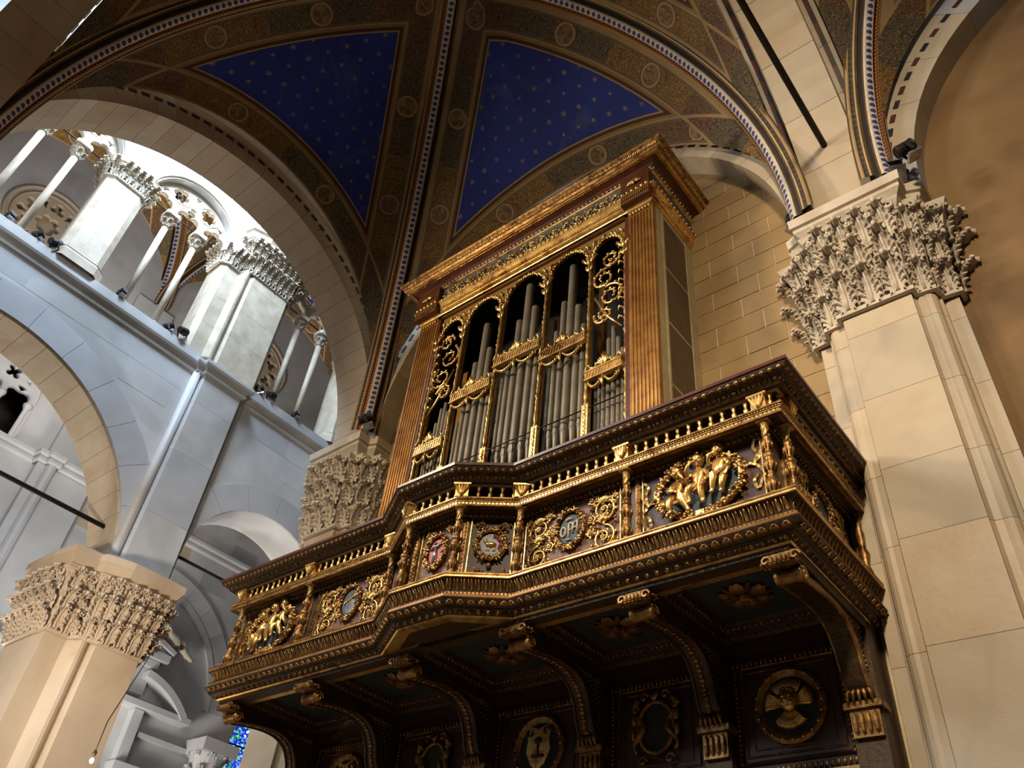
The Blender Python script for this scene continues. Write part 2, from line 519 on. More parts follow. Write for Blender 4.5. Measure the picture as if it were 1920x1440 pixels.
def cell(A, B, Cc, zs, rise, Hc, mat, ribw=.28, N=48, V=14, name='ceiling', lab=None):
    W = arch_pts(A, B, zs, rise, N)
    pts = []; plan = []
    for i in range(N + 1):
        th = PI * i / N; s = (1 - cos(th)) / 2
        P0, t = (A, 2 * s) if s <= .5 else (B, 2 - 2 * s)
        R = (P0[0] + (Cc[0] - P0[0]) * t, P0[1] + (Cc[1] - P0[1]) * t, zs + (Hc - zs) * math.sqrt(max(0, 1 - (1 - t) ** 2)))
        L = (Vector(R) - Vector(W[i])).length
        for j in range(V + 1):
            v = j / V
            p = [W[i][k] + (R[k] - W[i][k]) * v for k in range(3)]
            p[2] += .10 * L * v * (1 - v)
            pts.append(tuple(p)); plan.append((s * math.dist(A, B), v * L))
    fs = [(i * (V + 1) + j, i * (V + 1) + j + 1, (i + 1) * (V + 1) + j + 1, (i + 1) * (V + 1) + j) for i in range(N) for j in range(V)]
    d1, s1 = polydist(pts, rib_pts(A, Cc, zs, Hc, 60)); d2, s2 = polydist(pts, rib_pts(B, Cc, zs, Hc, 60))
    use = d1 < d2; da = np.where(use, d1, d2) - ribw; sa = np.where(use, s1, s2)
    db, sb = polydist(pts, W)
    mb = M(); mb.add(pts, fs); me = mb.mesh(name, mat, True)
    idx = np.empty(len(me.loops), dtype=np.int32); me.loops.foreach_get('vertex_index', idx)
    for nm, uu, vv in (('rib', sa, da), ('arch', sb, db), ('plan', np.array(plan)[:, 0], np.array(plan)[:, 1])):
        l = me.uv_layers.new(name=nm); arr = np.stack([uu[idx], vv[idx]], 1).astype(np.float32).ravel(); l.data.foreach_set('uv', arr)
    o = inst(me, name, None); structure(o, lab, 'vault')
    return o
RIBPROF = [(-.46, -.05), (-.44, .05), (-.36, .07), (-.31, .13), (-.24, .15), (-.21, .10), (-.15, .16), (-.095, .25), (0, .27), (.095, .25), (.15, .16), (.21, .10), (.24, .15), (.31, .13), (.36, .07), (.44, .05), (.46, -.05)]
def rib(A, Cc, zs, Hc, parent, sc=.62, flip=1):
    P = [Vector(q) for q in rib_pts(A, Cc, zs, Hc, 44)]
    side = Vector((-(Cc[1] - A[1]), Cc[0] - A[0], 0)).normalized() * flip
    vs = []; fs = []; uv = []; L = 0
    for i, p in enumerate(P):
        t = (P[min(i + 1, len(P) - 1)] - P[max(i - 1, 0)]).normalized()
        n = t.cross(side); n = n if n.z < 0 or (n.x * (Cc[0] - A[0]) + n.y * (Cc[1] - A[1])) > 0 else -n
        if i: L += (p - P[i - 1]).length
        for w_, d in RIBPROF:
            vs.append(tuple(p + side * w_ * sc + n * d * sc)); uv.append((w_, L / sc))
    k = len(RIBPROF)
    for i in range(len(P) - 1):
        for j in range(k - 1): fs.append((i * k + j, i * k + j + 1, (i + 1) * k + j + 1, (i + 1) * k + j))
    mb = M(); mb.add(vs, fs); me = mb.mesh('vault_rib', RIB, False); l = me.uv_layers.new(name='rib')
    idx = np.empty(len(me.loops), dtype=np.int32); me.loops.foreach_get('vertex_index', idx)
    l.data.foreach_set('uv', np.array(uv, dtype=np.float32)[idx].ravel())
    return inst(me, 'vault_rib', parent)
ZS, HC = 9.45, 15.9
XL, XR, YB, YF = -10.66, -1.86, 7.42, -.30
CC = (-6.00, 3.55)
c0 = cell((XL, YB), (XR, YB), CC, ZS, 4.36, HC, FR, lab='starry blue vault cell over the organ, with painted borders')
c1 = cell((XL, YF), (XL, YB), CC, ZS, 4.62, HC, FR, lab='starry blue vault cell over the left arch, above the triforium view')
c2_ = cell((-1.93, YB), (-1.93, YF), CC, ZS, 4.62, HC, FR, lab='vault cell beside the broad marble arch at the top')
c3_ = cell((XR, YF), (XL, YF), CC, ZS, 4.72, HC, FR, lab='near vault cell just above the top edge of the view')
rib((XL, YB), CC, ZS, HC, c1, flip=-1); rib((XR, YB), CC, ZS, HC, c0, flip=-1); rib((XL, YF), CC, ZS, HC, c1); rib((XR, YF), CC, ZS, HC, c2_)
# bay to the right
CR = (3.7, 3.55)
d0 = cell((-.70, YB + .05), (8.3, YB + .05), CR, ZS, 4.7, HC, FR, lab='brown painted vault cell beyond the right pier')
d1_ = cell((-.70, YF), (-.70, YB), CR, ZS, 4.6, HC, FR, lab='painted vault cell on the right flank of the marble arch')
rib((-.80, YB), CR, ZS, HC, d0)
# aisle vault seen through the triforium
for ya, yb in ((-1.9, 6.7), (6.7, 15.3)):
    cy = (ya + yb) / 2; cz = (-20.6, cy)
    e0 = cell((-24, ya), (-24, yb), cz, 20.2, 3.9, 26., FR2, lab='aisle vault cell with blue field beyond the triforium' if ya < 0 else 'aisle vault cell behind the colonnettes beside the big pier')
    e1 = cell((-24, yb), (-17.2, yb), cz, 20.2, 3.4, 26., FR2, lab='dim cross cell of the aisle vault behind the white thin pier' if ya < 0 else 'far cross cell of the aisle vault by the right window')
    e2 = cell((-17.2, ya), (-24, ya), cz, 20.2, 3.4, 26., FR2, lab='cross cell of the aisle vault at the left edge of the view' if ya < 0 else 'cross cell of the aisle vault past the painted transverse rib')
    for q in ((-24, ya), (-24, yb), (-17.2, ya), (-17.2, yb)): rib(q, cz, 20.2, 26., e0, .9)

# ---- arches
def ring(parent, mt, cx, cy, r0, r1, a0, a1, n, depth, mats, name='voussoir', split=False, gap=.004, core=True, ry=None):
    for k in range(n):
        t0 = a0 + (a1 - a0) * k / n + gap / r0; t1 = a0 + (a1 - a0) * (k + 1) / n - gap / r0
        pl = arcp(cx, cy, r0, t0, t1, 3) + arcp(cx, cy, r1, t1, t0, 3)
        if a1 < a0: pl = pl[::-1]
        cuts = [-depth / 2, depth / 2]
        if split: cuts = [-depth / 2, random.choice((-.2, -.08, .1, .18)) * depth, depth / 2] if k % 2 else [-depth / 2, depth / 2]
        for z0, z1 in zip(cuts, cuts[1:]):
            b = M(); b.prism(pl, z0 + .002, z1 - .002); b.obj(name, random.choice(mats), parent, M4=mt)
    if core:
        b = M(); pl = arcp(cx, cy, r0 + .015, a0, a1, 48) + arcp(cx, cy, r1 + .05, a1, a0, 48)
        b.prism(pl, -depth / 2 + .015, depth / 2 - .015); b.obj('arch_core', MOR, parent, M4=mt)
def dashes(parent, mt, cx, cy, r, a0, a1, n, zf, w_=.16, h=.07, th=.02):
    A_ = M(); A_.box(-w_ / 2, w_ / 2, -h / 2, h / 2, -th / 2, th / 2)
    mb_, mr_ = A_.mesh('inlay_block', INB), A_.mesh('inlay_block', INR)
    for k in range(n):
        a = a0 + (a1 - a0) * (k + .5) / n
        inst(mb_ if k % 2 else mr_, 'inlay_block', parent, mt @ T((cx + r * cos(a), cy + r * sin(a), zf)) @ RZ(a + PI / 2))
# left transverse arch
la = thing('transverse_arch', (-11.3, 7.4, 9.4), 'wide beige stone arch framing the view to the white triforium', 'arch')
mt = planeX(-11.31); cyA, czA, rA = 3.57, 9.52, 3.96
ring(la, mt, cyA, czA, rA, rA + .95, -.03, PI + .03, 34, .95, [SOF, SOF, SOF, MAR2], split=True)
dashes(la, mt, cyA, czA, rA + .36, 0, PI, 54, .475)
b = M(); b.tube([(y, z, .46) for y, z in arcp(cyA, czA, rA + .60, 0, PI, 48)], .05, 6); b.obj('roll_moulding', SOF, la, M4=mt)
# right transverse arch
ra = thing('transverse_arch', (-1.3, 7.4, 9.4), 'pale marble arch band rising overhead from the right capital', 'arch')
mt = planeX(-1.32)
ring(ra, mt, cyA - .05, czA - .05, rA, rA + .5, -.02, PI + .02, 13, .80, [MAR, MAR, MAR2])
ring(ra, planeX(-1.32), cyA - .05, czA - .05, rA + .28, rA + .7, -.05, PI, 17, 1.20, [MAR], name='outer_order')
for sx in (-1, 1):
    b = M(); b.box(-.11, .11, -.035, .035, -.012, .012)
    mb_, mr_ = b.mesh('inlay_block', INB), b.mesh('inlay_block', INR)
    for k in range(38):
        a = .04 + (PI / 2 + .1) * (k + .5) / 38
        # set into the underside of the outer order
        inst(mb_ if k % 2 else mr_, 'inlay_block', ra, planeX(-1.32 + sx * .50) @ T((cyA - .05 + (rA + .28) * cos(a), czA - .05 + (rA + .28) * sin(a), 0)) @ RZ(a + PI / 2) @ Matrix.Rotation(PI / 2, 4, 'X'))
# wall arches (formerets)
wa = thing('wall_arch', (-2.0, 7.6, 9.4), 'white stone arch on the wall behind the organ cornice', 'arch')
mt = planeY(7.78)
ring(wa, mt, -6.27, 9.45, 4.22, 4.85, -.02, PI + .02, 17, .5, [MAR, MARW])
dashes(wa, mt, -6.27, 9.45, 4.47, 0, PI, 48, .25)
b = M(); b.tube([(y, z, .26) for y, z in arcp(-6.27, 9.45, 4.66, 0, PI, 48)], .04, 6); b.obj('roll_moulding', MAR, wa, M4=mt)
wr = thing('wall_arch', (-.3, 7.6, 9.4), 'grey white arch on the plaster wall right of the pier', 'arch')
mt = planeY(7.80)
ring(wr, mt, 3.72, 9.3, 4.10, 4.75, 0, PI, 15, .45, [MARB, MAR])
dashes(wr, mt, 3.72, 9.3, 4.42, 0, PI, 48, .225)

# near boundary arch of the bay, over the camera's left shoulder
na = thing('transverse_arch', (-10.6, -.8, 9.4), 'beige stone arch cutting the top left corner of the view', 'arch')
mt = planeY(-.72)
ring(na, mt, -6.27, 9.45, 4.22, 5.2, 0, PI, 30, .8, [SOF, SOF, MAR2])
b = M(); b.prism(arcp(-6.27, 9.45, 5.15, PI * .55, PI, 20) + arcp(-6.27, 9.45, 9.5, PI, PI * .55, 20), -.35, .35); b.obj('spandrel_wall', SOF, na, M4=mt)
dashes(na, mt, -6.27, 9.45, 4.55, 0, PI, 48, -.40)
# ---- piers on the back wall
def leaf_mesh(w_, h, out, mat, nm='acanthus_leaf', lobes=3, curl=.35):
    mb = M(); Y = lambda t: out * (.10 + .20 * t + (0 if t < .5 else 1.6 * (t - .5) ** 1.4)); w2 = w_ / 2
    vs = []; R, Cn = 10, 9
    for i in range(R):
        t = i / (R - 1); wid = w2 * (.62 + .42 * sin(PI * min(1, t * 1.05))) * (1 + .17 * cos(t * 4 * 2 * PI)) * (1 if t < .9 else .72)
        for j in range(Cn):
            q = (j / (Cn - 1) - .5) * 2
            vs.append((wid * q, Y(t) + out * (.10 * (1 if j % 2 else -1)) - out * .10 * (1 - q * q) + out * .12 * abs(q), h * (t * .9 - .10 * q * q + .07 * abs(q) * (1 if i % 2 else 0))))
    mb.add(vs, [(i * Cn + j, i * Cn + j + 1, (i + 1) * Cn + j + 1, (i + 1) * Cn + j) for i in range(R - 1) for j in range(Cn - 1)])
    mb.tube([(0, Y(t) - out * .02, h * .9 * t) for t in (0, .3, .6, .9)], [w2 * .2, w2 * .17, w2 * .14, w2 * .10], 6)
    for k in range(4):
        t = .16 + .21 * k; wd = w2 * (1.02 - .08 * k)
        for s_ in (-1, 1):
            mb.tube([(s_ * wd * .45, Y(t) + out * .06, h * (t * .9)), (s_ * wd * .85, Y(t) + out * .20, h * (t * .9 + .09)), (s_ * wd * 1.02, Y(t) + out * .34, h * (t * .9 + .04))], [w2 * .10, w2 * .19, w2 * .08], 5)
    y = Y(.95); z = h * .86
    mb.tube([(0, y - out * .1, z - h * .05), (0, y + out * .14, z + h * .05), (0, y + out * .34, z - h * .0), (0, y + out * .36, z - h * .08)], [w2 * .26, w2 * .34, w2 * .26, w2 * .08], 7)
    for s_ in (-1, 1): mb.tube([(s_ * w2 * .12, y - out * .05, z), (s_ * w2 * .5, y + out * .14, z + h * .04), (s_ * w2 * .72, y + out * .26, z - h * .03)], [w2 * .14, w2 * .24, w2 * .08], 6)
    return mb.mesh(nm, mat, True)
def flower_mesh(r, mat, nm='rosette'):
    mb = M()
    for k in range(5):
        a = 2 * PI * k / 5; mb.ell((r * .55 * cos(a), 0, r * .55 * sin(a)), (r * .45, r * .35, r * .45), 6, 4)
    mb.ell((0, r * .25, 0), (r * .32, r * .32, r * .32), 6, 4)
    return mb.mesh(nm, mat, True)
def capital(path, z0, z1, parent, mat, rows=3, spread=.26, sp=.27, name='capital'):
    mb = M(); h = z1 - z0
    sweep(mb, path, [(0, z0 - .04), (.05, z0 - .03), (.05, z0 + .03), (.015, z0 + .04), (.02, z0 + h * .3), (.06, z0 + h * .6), (spread * .6, z0 + h * .85), (spread, z1), (0, z1)])
    cap = mb.obj(name, mat, parent)
    rh = h / rows * 1.12
    lm = [leaf_mesh(sp * .98, rh, .24, mat), leaf_mesh(sp * .98, rh, .29, mat)]
    fm = flower_mesh(.055, mat)
    for r in range(rows):
        z = z0 + .03 + r * h / rows * .93
        e = .03 + spread * .55 * (r / rows) ** 1.5
        for i, (p, t, n, L, sg) in enumerate(along(path, e, sp * (1 if r % 2 else .95))):
            if L < sp * .55: continue
            inst(lm[r % 2], 'acanthus_leaf', cap, frame((p.x, p.y, z), t, n, 1.0 if L > sp * .8 else .8) @ T((0, 0, random.uniform(-.02, .02))))
            if r < rows:
                o2 = Vector(t) * L * .5
                inst(fm, 'rosette', cap, frame((p.x + o2.x + n[0] * (.12 + .03 * r), p.y + o2.y + n[1] * (.12 + .03 * r), z + rh * random.uniform(.55, .8)), t, n))
    for (p, t, n, L, sg) in along(path, spread * .9, sp):
        b = M(); b.tube([(.09 * (1 - k / 9) * cos(k * .9), 0.02 * (k / 9), .09 * (1 - k / 9) * sin(k * .9)) for k in range(9)], [.02 + .002 * k for k in range(9)], 5)
        if not hasattr(capital, 'vol'): capital.vol = {}
        if mat.name not in capital.vol: capital.vol[mat.name] = b.mesh('volute', mat, True)
        inst(capital.vol[mat.name], 'volute', cap, frame((p.x, p.y, z1 - .12), t, n))
    return cap
def stacked_pier(name, path, z0, z1, parent, mats, course=.95, jitter=.2, gap=.005):
    z = z0; k = 0
    while z < z1 - .1:
        zt = min(z1, z + course * random.uniform(1 - jitter, 1 + jitter))
        if z1 - zt < .3: zt = z1
        mb = M(); mb.prism(path, z + gap / 2, zt - gap / 2); mb.obj('stone_block', mats[k % len(mats)] if len(mats) > 1 else mats[0], parent); z = zt; k += 1
def half(cx, cy, r, a0, a1, n=6): return [(cx + r * cos(a0 + (a1 - a0) * i / n), cy + r * sin(a0 + (a1 - a0) * i / n)) for i in range(n + 1)]
def wall_pier(cx, lab, mats, z0=FZ):
    """respond against the back wall; outline runs from right to left so that its left side is outward"""
    R = [(.82, 8.02), (.82, 7.84), (.66, 7.84), (.66, 7.74)] + half(.53, 7.70, .10, .25, -PI / 2 - .35, 5) + [(.43, 7.60), (.40, 7.56), (.40, 7.5)]
    full = [(cx + x, y) for x, y in R] + [(cx - x, y) for x, y in reversed(R)]
    full = [(x, y) for x, y in full]
    # outward must be the left-hand normal going right -> left along y front
    pr = thing('marble_pier', (cx, 7.7, z0), lab, 'pier')
    stacked_pier('stone', full[::-1], z0, 7.5, pr, mats)
    b = M(); b.prism([(x * 1 + (0) , y + .01) for x, y in full[::-1]], z0, 7.5, None); 
    simp = [(cx + .84, 8.02), (cx + .84, 7.82), (cx + .66, 7.80), (cx + .62, 7.62), (cx + .42, 7.60), (cx + .41, 7.49), (cx - .41, 7.49), (cx - .42, 7.60), (cx - .62, 7.62), (cx - .66, 7.80), (cx - .84, 7.82), (cx - .84, 8.02)]
    cap = capital(simp, 7.5, 8.9, pr, MARW)
    mb = M()
    absimp = [(cx + .62, 8.02), (cx + .62, 7.78), (cx + .46, 7.72), (cx + .46, 7.55), (cx - .46, 7.55), (cx - .46, 7.72), (cx - .62, 7.78), (cx - .62, 8.02)]
    sweep(mb, absimp, [(.10, 8.84), (.16, 8.86), (.16, 8.93), (.13, 8.95), (.15, 9.05), (.22, 9.13), (.24, 9.15), (.24, 9.21), (.21, 9.22), (.27, 9.24), (.28, 9.40), (-.2, 9.42)])
    mb.obj('abacus', MARW, pr)
    mb = M(); mb.box(cx - .46, cx + .46, 7.35, 8.02, 9.36, 9.48); mb.obj('impost', MAR, pr)
    return pr
wall_pier(-1.31, 'broad pale marble pier with carved leaf capital right of the organ', [MAR, MAR2, MAR, MAR2])
wall_pier(-11.32, 'carved capital and pier half hidden behind the left end of the gallery', [SOF, MAR])

# ---- triforium wall (left) and everything in its plane
XT = -16.0
WIN = [(-5.6 , -3.15), (-.42, 2.03), (2.96, 5.38), (7.50, 9.92), (10.86, 13.3)]
def wopen(y0, y1, zb=13.06, zs=16.62):
    r = (y1 - y0) / 2; c = (y0 + y1) / 2
    return [(y0, zb), (y1, zb)] + arcp(c, zs, r, 0, PI, 20, r * 1.02)
def archopen(c, r, zs, n=32): return [(c - r, FZ + .01), (c + r, FZ + .01)] + arcp(c, zs, r, 0, PI, n)
holes = [wopen(a, b) for a, b in WIN] + [archopen(1.95, 4.08, 7.05), archopen(9.2, 1.9, 8.3, 24), archopen(13.6, 1.5, 8.3, 20)]
W1 = plate([(-9, FZ), (16, FZ), (16, 22.5), (-9, 22.5)], holes, .42, MARG, 'wall_left', None, planeX(XT - .21))
plate([(-9, FZ), (16, FZ), (16, 12.88), (-9, 12.88)], holes[5:], .78, MARG, 'wall_core', W1, planeX(XT - .811))
structure(W1, 'tall grey marble nave wall with arches and triforium openings', 'wall')
# facing ring round the great arch, arch soffits
ring(W1, planeX(XT - .0), 1.95, 7.05, 4.085, 4.78, -.02, PI, 15, .07, [MARB], name='voussoir', core=False)
ring(W1, planeX(XT - .6), 1.95, 7.05, 4.02, 4.085, 0, PI, 26, 1.2, [SOF, SOF, MAR2], name='soffit_block', core=False)
ring(W1, planeX(XT - .0), 9.2, 8.3, 1.905, 2.55, -.02, PI, 8, .07, [MARB], name='voussoir', core=False)
for a, b in WIN[1:4]:
    c = (a + b) / 2
    mb = M(); pts = arcp(c, 16.62, 1.30, 0, PI, 24)
    mb.tube([(XT + .01, y, z) for y, z in pts], .045, 6); mb.obj('hood_mould', MARW, W1, True)
# masonry blocks of the wall face, proud by a hair
bm_ = {}
def facing(parent, x, ylist, z0, z1, mat, cond):
    z = z0
    while z < z1:
        h = random.uniform(.55, .8); y = ylist[0] - random.random()
        while y < ylist[1]:
            w_ = random.uniform(.9, 1.7)
            if cond(y, y + w_, z, z + h):
                mb = M(); mb.box(x - .01, x + .0015 + random.random() * .002, y + .004, y + w_ - .004, z + .004, z + h - .004)
                mb.obj('stone_block', random.choice(mat), parent)
            y += w_
        z += h
def condA(y0, y1, z0, z1):
    for yy in (y0, (y0 + y1) / 2, y1):
        for zz in (z0, z1):
            if math.hypot(yy - 1.95, zz - 7.05) < 4.85 and zz > 7.05: return False
            if zz <= 7.05 and -2.2 < yy < 6.8: return False
            if math.hypot(yy - 9.2, zz - 8.3) < 2.6: return False
            if abs(yy - 9.2) < 2.6 and zz < 8.3: return False
    return y0 > .5 and z1 < 12.62 and not (y1 > 5.95 and y0 < 7.3)
facing(W1, XT, (.3, 10.5), 8.6, 12.7, [MARG, MARG, MARB], condA)
# string courses
b = M(); path = [(XT, y) for y in (-8.9, 5.95)] + [(XT + .10, 5.95), (XT + .10, 6.12), (XT + .22, 6.12), (XT + .22, 7.22), (XT, 7.24), (XT, 15.9)]
path = path[::-1]
sweep(b, path, [(-.02, 12.52), (.05, 12.55), (.06, 12.62), (.03, 12.65), (.06, 12.70), (.13, 12.74), (.15, 12.80), (.15, 12.88), (-.02, 12.90)])
structure(b.obj('trim_1', MARG), 'moulded string course under the triforium openings', 'moulding')
b = M(); b.box(XT - 1.25, XT + .12, -8.9, 15.9, 12.88, 13.07)
structure(b.obj('trim_2', MARG), 'stone ledge carrying the triforium columns', 'ledge')
# dosseret and shaft between great arches
ds = thing('wall_shaft', (XT, 6.5, 7.4), 'tall flat pilaster with slim shaft rising to the triforium', 'pilaster')
stacked_pier('s', [(XT - .02, 6.06), (XT + .20, 6.14), (XT + .20, 7.18), (XT - .02, 7.22)][::-1], 7.4, 12.6, ds, [MARG, MARB, MARG], 1.5)
b = M(); b.lathe([(.10, 7.4), (.10, 12.55)], 10, T((XT + .05, 5.98, 0))); b.obj('shaft', MARG, ds, True)

def tri_column(lab=None):
    t = thing('marble_column', (0, 0, 0), lab, 'column', None)
    b = M(); b.box(-.15, .15, -.15, .15, 0, .05); b.lathe([(.14, .05), (.15, .09), (.12, .12), (.105, .15), (.125, .19), (.09, .22)], 12); b.obj('base', MARW, t, True)
    b = M(); b.lathe([(.085, .22), (.082, 2.95)], 12); b.obj('shaft', MARW, t, True)
    b = M(); b.lathe([(.085, 2.95), (.11, 2.97), (.085, 3.0), (.09, 3.1), (.16, 3.32)], 12); b.prism([(-.2, -.14), (-.14, -.2), (.14, -.2), (.2, -.14), (.2, .14), (.14, .2), (-.14, .2), (-.2, .14)], 3.32, 3.44); cp = b.obj('capital', MARW, t)
    lf = leaf_mesh(.13, .2, .10, MARW)
    for r in range(2):
        for k in range(6):
            a = 2 * PI * (k + .5 * r) / 6
            inst(lf, 'acanthus_leaf', cp, frame((.085 * cos(a), .085 * sin(a), 3.0 + .14 * r), (-sin(a), cos(a), 0) if False else (sin(a), -cos(a), 0), (cos(a), sin(a), 0)))
    return t
colpos = [(.40, 'white triforium column at the left edge of the picture'), (1.23, 'white triforium column in front of the rose tracery'),
          (3.76, 'first white column of the window left of the great pier'), (4.60, 'second white column, just left of the great triforium pier'),
          (8.17, 'slim column in the shaded window right of the great pier'), (8.98, 'slim column nearest the beige arch, a spotlight at its foot')]
proto = tri_column()
for i, (y, lab) in enumerate(colpos):
    if i == 0: o = proto; o.location = (XT - .22, y, 13.07)
    else: o = copy_tree(proto, T((0, 0, 0))); o.location = (XT - .22, y, 13.07)
    tag(o, lab, 'column', 'triforium colonnettes')
# tracery plates
def head(cx, w_, top):
    """pointed three-lobed light head open at the bottom"""
    pts = [(cx - w_, -.62), (cx - w_, -.02)]
    q = w_ / .33
    for n_, (ox, oz, r, a0, a1) in enumerate(((-.14 * q, .18, .19 * q, PI * 1.02, PI * .5), (0, top - .12, .15 * q, PI * .92, PI * .08), (.14 * q, .18, .19 * q, PI * .5, -PI * .02))):
        if n_ == 1: pts += [(cx - .085 * q, .362)]
        if n_ == 2: pts += [(cx + .085 * q, .362)]
        pts += [(cx + ox + r * cos(a0 + (a1 - a0) * k / 7), oz + r * sin(a0 + (a1 - a0) * k / 7)) for k in range(8)]
    pts += [(cx + w_, -.02), (cx + w_, -.62)]
    return pts
R1 = 1.225
def arc_out():
    """outline: semicircle on top, legs between the lights at the bottom"""
    hs = [head(-.81, .33, .44), head(0, .33, .50), head(.81, .33, .44)]
    out = arcp(0, 0, R1, PI, 0, 30)
    out += [(R1, -.2)]
    for h in reversed(hs):
        out += h[1:-1][::-1]
        if h is not hs[0]: out += [((h[0][0]) - .03, -.22), (h[0][0] - .10, -.22)] if False else [(h[0][0] - .005, -.22), (h[0][0] - .145, -.22)]
    out += [(-R1, -.2)]
    return out
holes_t = [foil(-.44, .76, .25, 6), foil(.44, .76, .25, 6), foil(0, .60, .095, 3, PI / 2), foil(0, 1.03, .09, 3, -PI / 2), foil(-.88, .60, .10, 3, .5), foil(.88, .60, .10, 3, 2.6),
           foil(-.405, .47, .035, 3, .8), foil(.405, .47, .035, 3, 2.3)]
tm = plate(arc_out(), holes_t, .14, MARW, 'tracery_plate', 'mesh', None, .025)
sm = M()
for cx, rr in ((-.44, .29), (.44, .29)): sm.tube([(cx + rr * cos(2 * PI * k / 20), .76 + rr * sin(2 * PI * k / 20), .075) for k in range(20)], .014, 5, True)
for cx in (-.81, 0, .81):
    for sg in (-1, 1):
        sm.tube([(cx + sg * (.40 - .40 * (k / 8) ** 1.7), -.1 + .74 * math.sin(k / 8 * PI / 2), .07) for k in range(9)], .016, 5)
sme = sm.mesh('tracery_moulding', MARW, True)
labs = ['lacy white tracery filling the left triforium arch under the beige arch', 'lacy white tracery with six-lobed holes left of the great pier', 'shaded tracery of the triforium arch right of the great pier']
for (a, b_), lab in zip(WIN[1:4], labs):
    c = (a + b_) / 2; mt = planeX(XT - .30) @ T((c, 16.60, 0))
    t = thing('window_tracery', (XT - .35, c, 16.6), lab, 'tracery', 'triforium tracery')
    inst(tm, 'tracery_plate', t, mt); inst(sme, 'tracery_moulding', t, mt)
# small pier between windows
for (y0, y1), lab in (((2.03, 2.96), 'bright white square pier between the two left triforium windows'), ((9.92, 10.86), 'shaded pier with moulded base at the right end of the triforium')):
    cy = (y0 + y1) / 2
    t = thing('marble_pier', (XT, cy, 13.07), lab, 'pier')
    pa = [(XT + .10, y1 - .10), (XT + .10, y0 + .10), (XT + .02, y0 + .0), (XT - .6, y0 - .02)]
    pa = [(XT - .60, y1 + .03), (XT - .02, y1 + .03), (XT + .10, y1 - .12), (XT + .10, y0 + .12), (XT - .02, y0 - .03), (XT - .62, y0 - .03)]
    b = M(); b.prism(pa, 13.07, 16.1); b.obj('shaft', MARW, t)
    b = M(); sweep(b, pa, [(.10, 13.07), (.10, 13.3), (.06, 13.36), (.07, 13.40), (.01, 13.46)]); b.obj('base', MARW, t)
    cp = capital(pa, 16.08, 16.55, t, MARW, 1, .12, .18)
    b = M(); sweep(b, pa, [(.10, 16.53), (.15, 16.56), (.15, 16.62), (.18, 16.70), (-.1, 16.72)]); b.obj('abacus', MARW, t)
# great triforium pier
t = thing('marble_pier', (XT, 6.4, 13.07), 'great white clustered pier with two-stage leafy capital between triforium windows', 'pier')
pl1 = [(XT - .62, 7.52), (XT + .02, 7.52), (XT + .10, 7.40), (XT + .22, 7.36), (XT + .22, 6.24), (XT + .16, 6.16)] + half(XT + .14, 6.02, .11, PI * .4, -PI * .4, 5) + [(XT + .10, 5.86), (XT + .10, 5.50), (XT - .02, 5.36), (XT - .62, 5.36)]
pl1 = [(x, y) for x, y in pl1]
stacked_pier('s', pl1[::-1], 13.0, 16.2, t, [MARW, MARW], 1.1)
b = M(); b.box(XT - .3, XT + .10, 5.4, 7.4, 16.1, 22.4); b.obj('wall_strip', MARG, t)
b = M(); b.box(XT, XT + .20, 6.3, 7.3, 17.6, 22.4); b.obj('dosseret', MARG, t)
capital([(XT - .62, 6.0), (XT + .1, 6.0), (XT + .12, 5.5), (XT - .0, 5.33), (XT - .62, 5.33)], 16.1, 16.6, t, MARW, 1, .10, .17)
capital([(XT - .3, 7.50), (XT + .06, 7.50), (XT + .20, 7.38), (XT + .22, 6.25), (XT + .16, 5.92), (XT - .1, 5.88)], 16.25, 17.25, t, MARW, 2, .28, .2)
b = M(); sweep(b, [(XT - .3, 7.55), (XT + .12, 7.55), (XT + .25, 7.38), (XT + .25, 6.2), (XT + .14, 5.9), (XT - .1, 5.85)], [(.2, 17.2), (.28, 17.24), (.28, 17.34), (.24, 17.38), (.30, 17.5), (.36, 17.54), (.36, 17.64), (-.2, 17.68)]); b.obj('abacus', MARW, t)
b = M(); sweep(b, [(XT - .3, 7.55), (XT + .02, 7.55), (XT + .10, 7.44)], [(.10, 13.07), (.10, 13.25), (.03, 13.35)]); b.obj('base', MARW, t)
# nave pier carrying the wall
t = thing('marble_pier', (XT, 6.4, FZ), 'tall beige nave pier with leafy capital at lower left, lit warm', 'pier')
pn = [(XT - 1.2, 7.25), (XT - .1, 7.2), (XT + .02, 7.12), (XT + .62, 7.06), (XT + .62, 6.18)] + [(XT + .50, 6.12)] + half(XT + .46, 5.98, .115, PI * .35, -PI * .45, 5) + [(XT + .42, 5.84), (XT + .30, 5.76), (XT + .30, 5.34), (XT - .1, 5.30), (XT - 1.2, 5.30)]
stacked_pier('s', pn[::-1], FZ, 5.75, t, [SOF, MAR2], 2.2)
sp_ = [(XT - 1.2, 7.25), (XT + .02, 7.2), (XT + .62, 7.06), (XT + .62, 6.2), (XT + .50, 5.86), (XT + .32, 5.78), (XT + .30, 5.34), (XT - .1, 5.28), (XT - 1.2, 5.28)]
capital(sp_, 5.72, 6.85, t, SOF, 3, .24, .24)
b = M(); sweep(b, sp_, [(.12, 6.80), (.22, 6.84), (.22, 6.92), (.19, 6.95), (.28, 7.10), (.30, 7.12), (.30, 7.26), (-.25, 7.30)]); b.obj('abacus', SOF, t)
b = M(); b.prism([(x, y) for x, y in sp_[::-1]], 7.2, 7.42); b.obj('impost', MARG, t)
# right jamb pier of the small arch
t = thing('marble_pier', (XT, 10.9, FZ), 'beige pier seen low behind the left console of the gallery', 'pier')
stacked_pier('s', [(XT + .25, 11.05), (XT + .25, 12.0), (XT - 1.2, 12.0), (XT - 1.2, 11.05)][::1], FZ, 8.3, t, [SOF, SOF], 2.0)

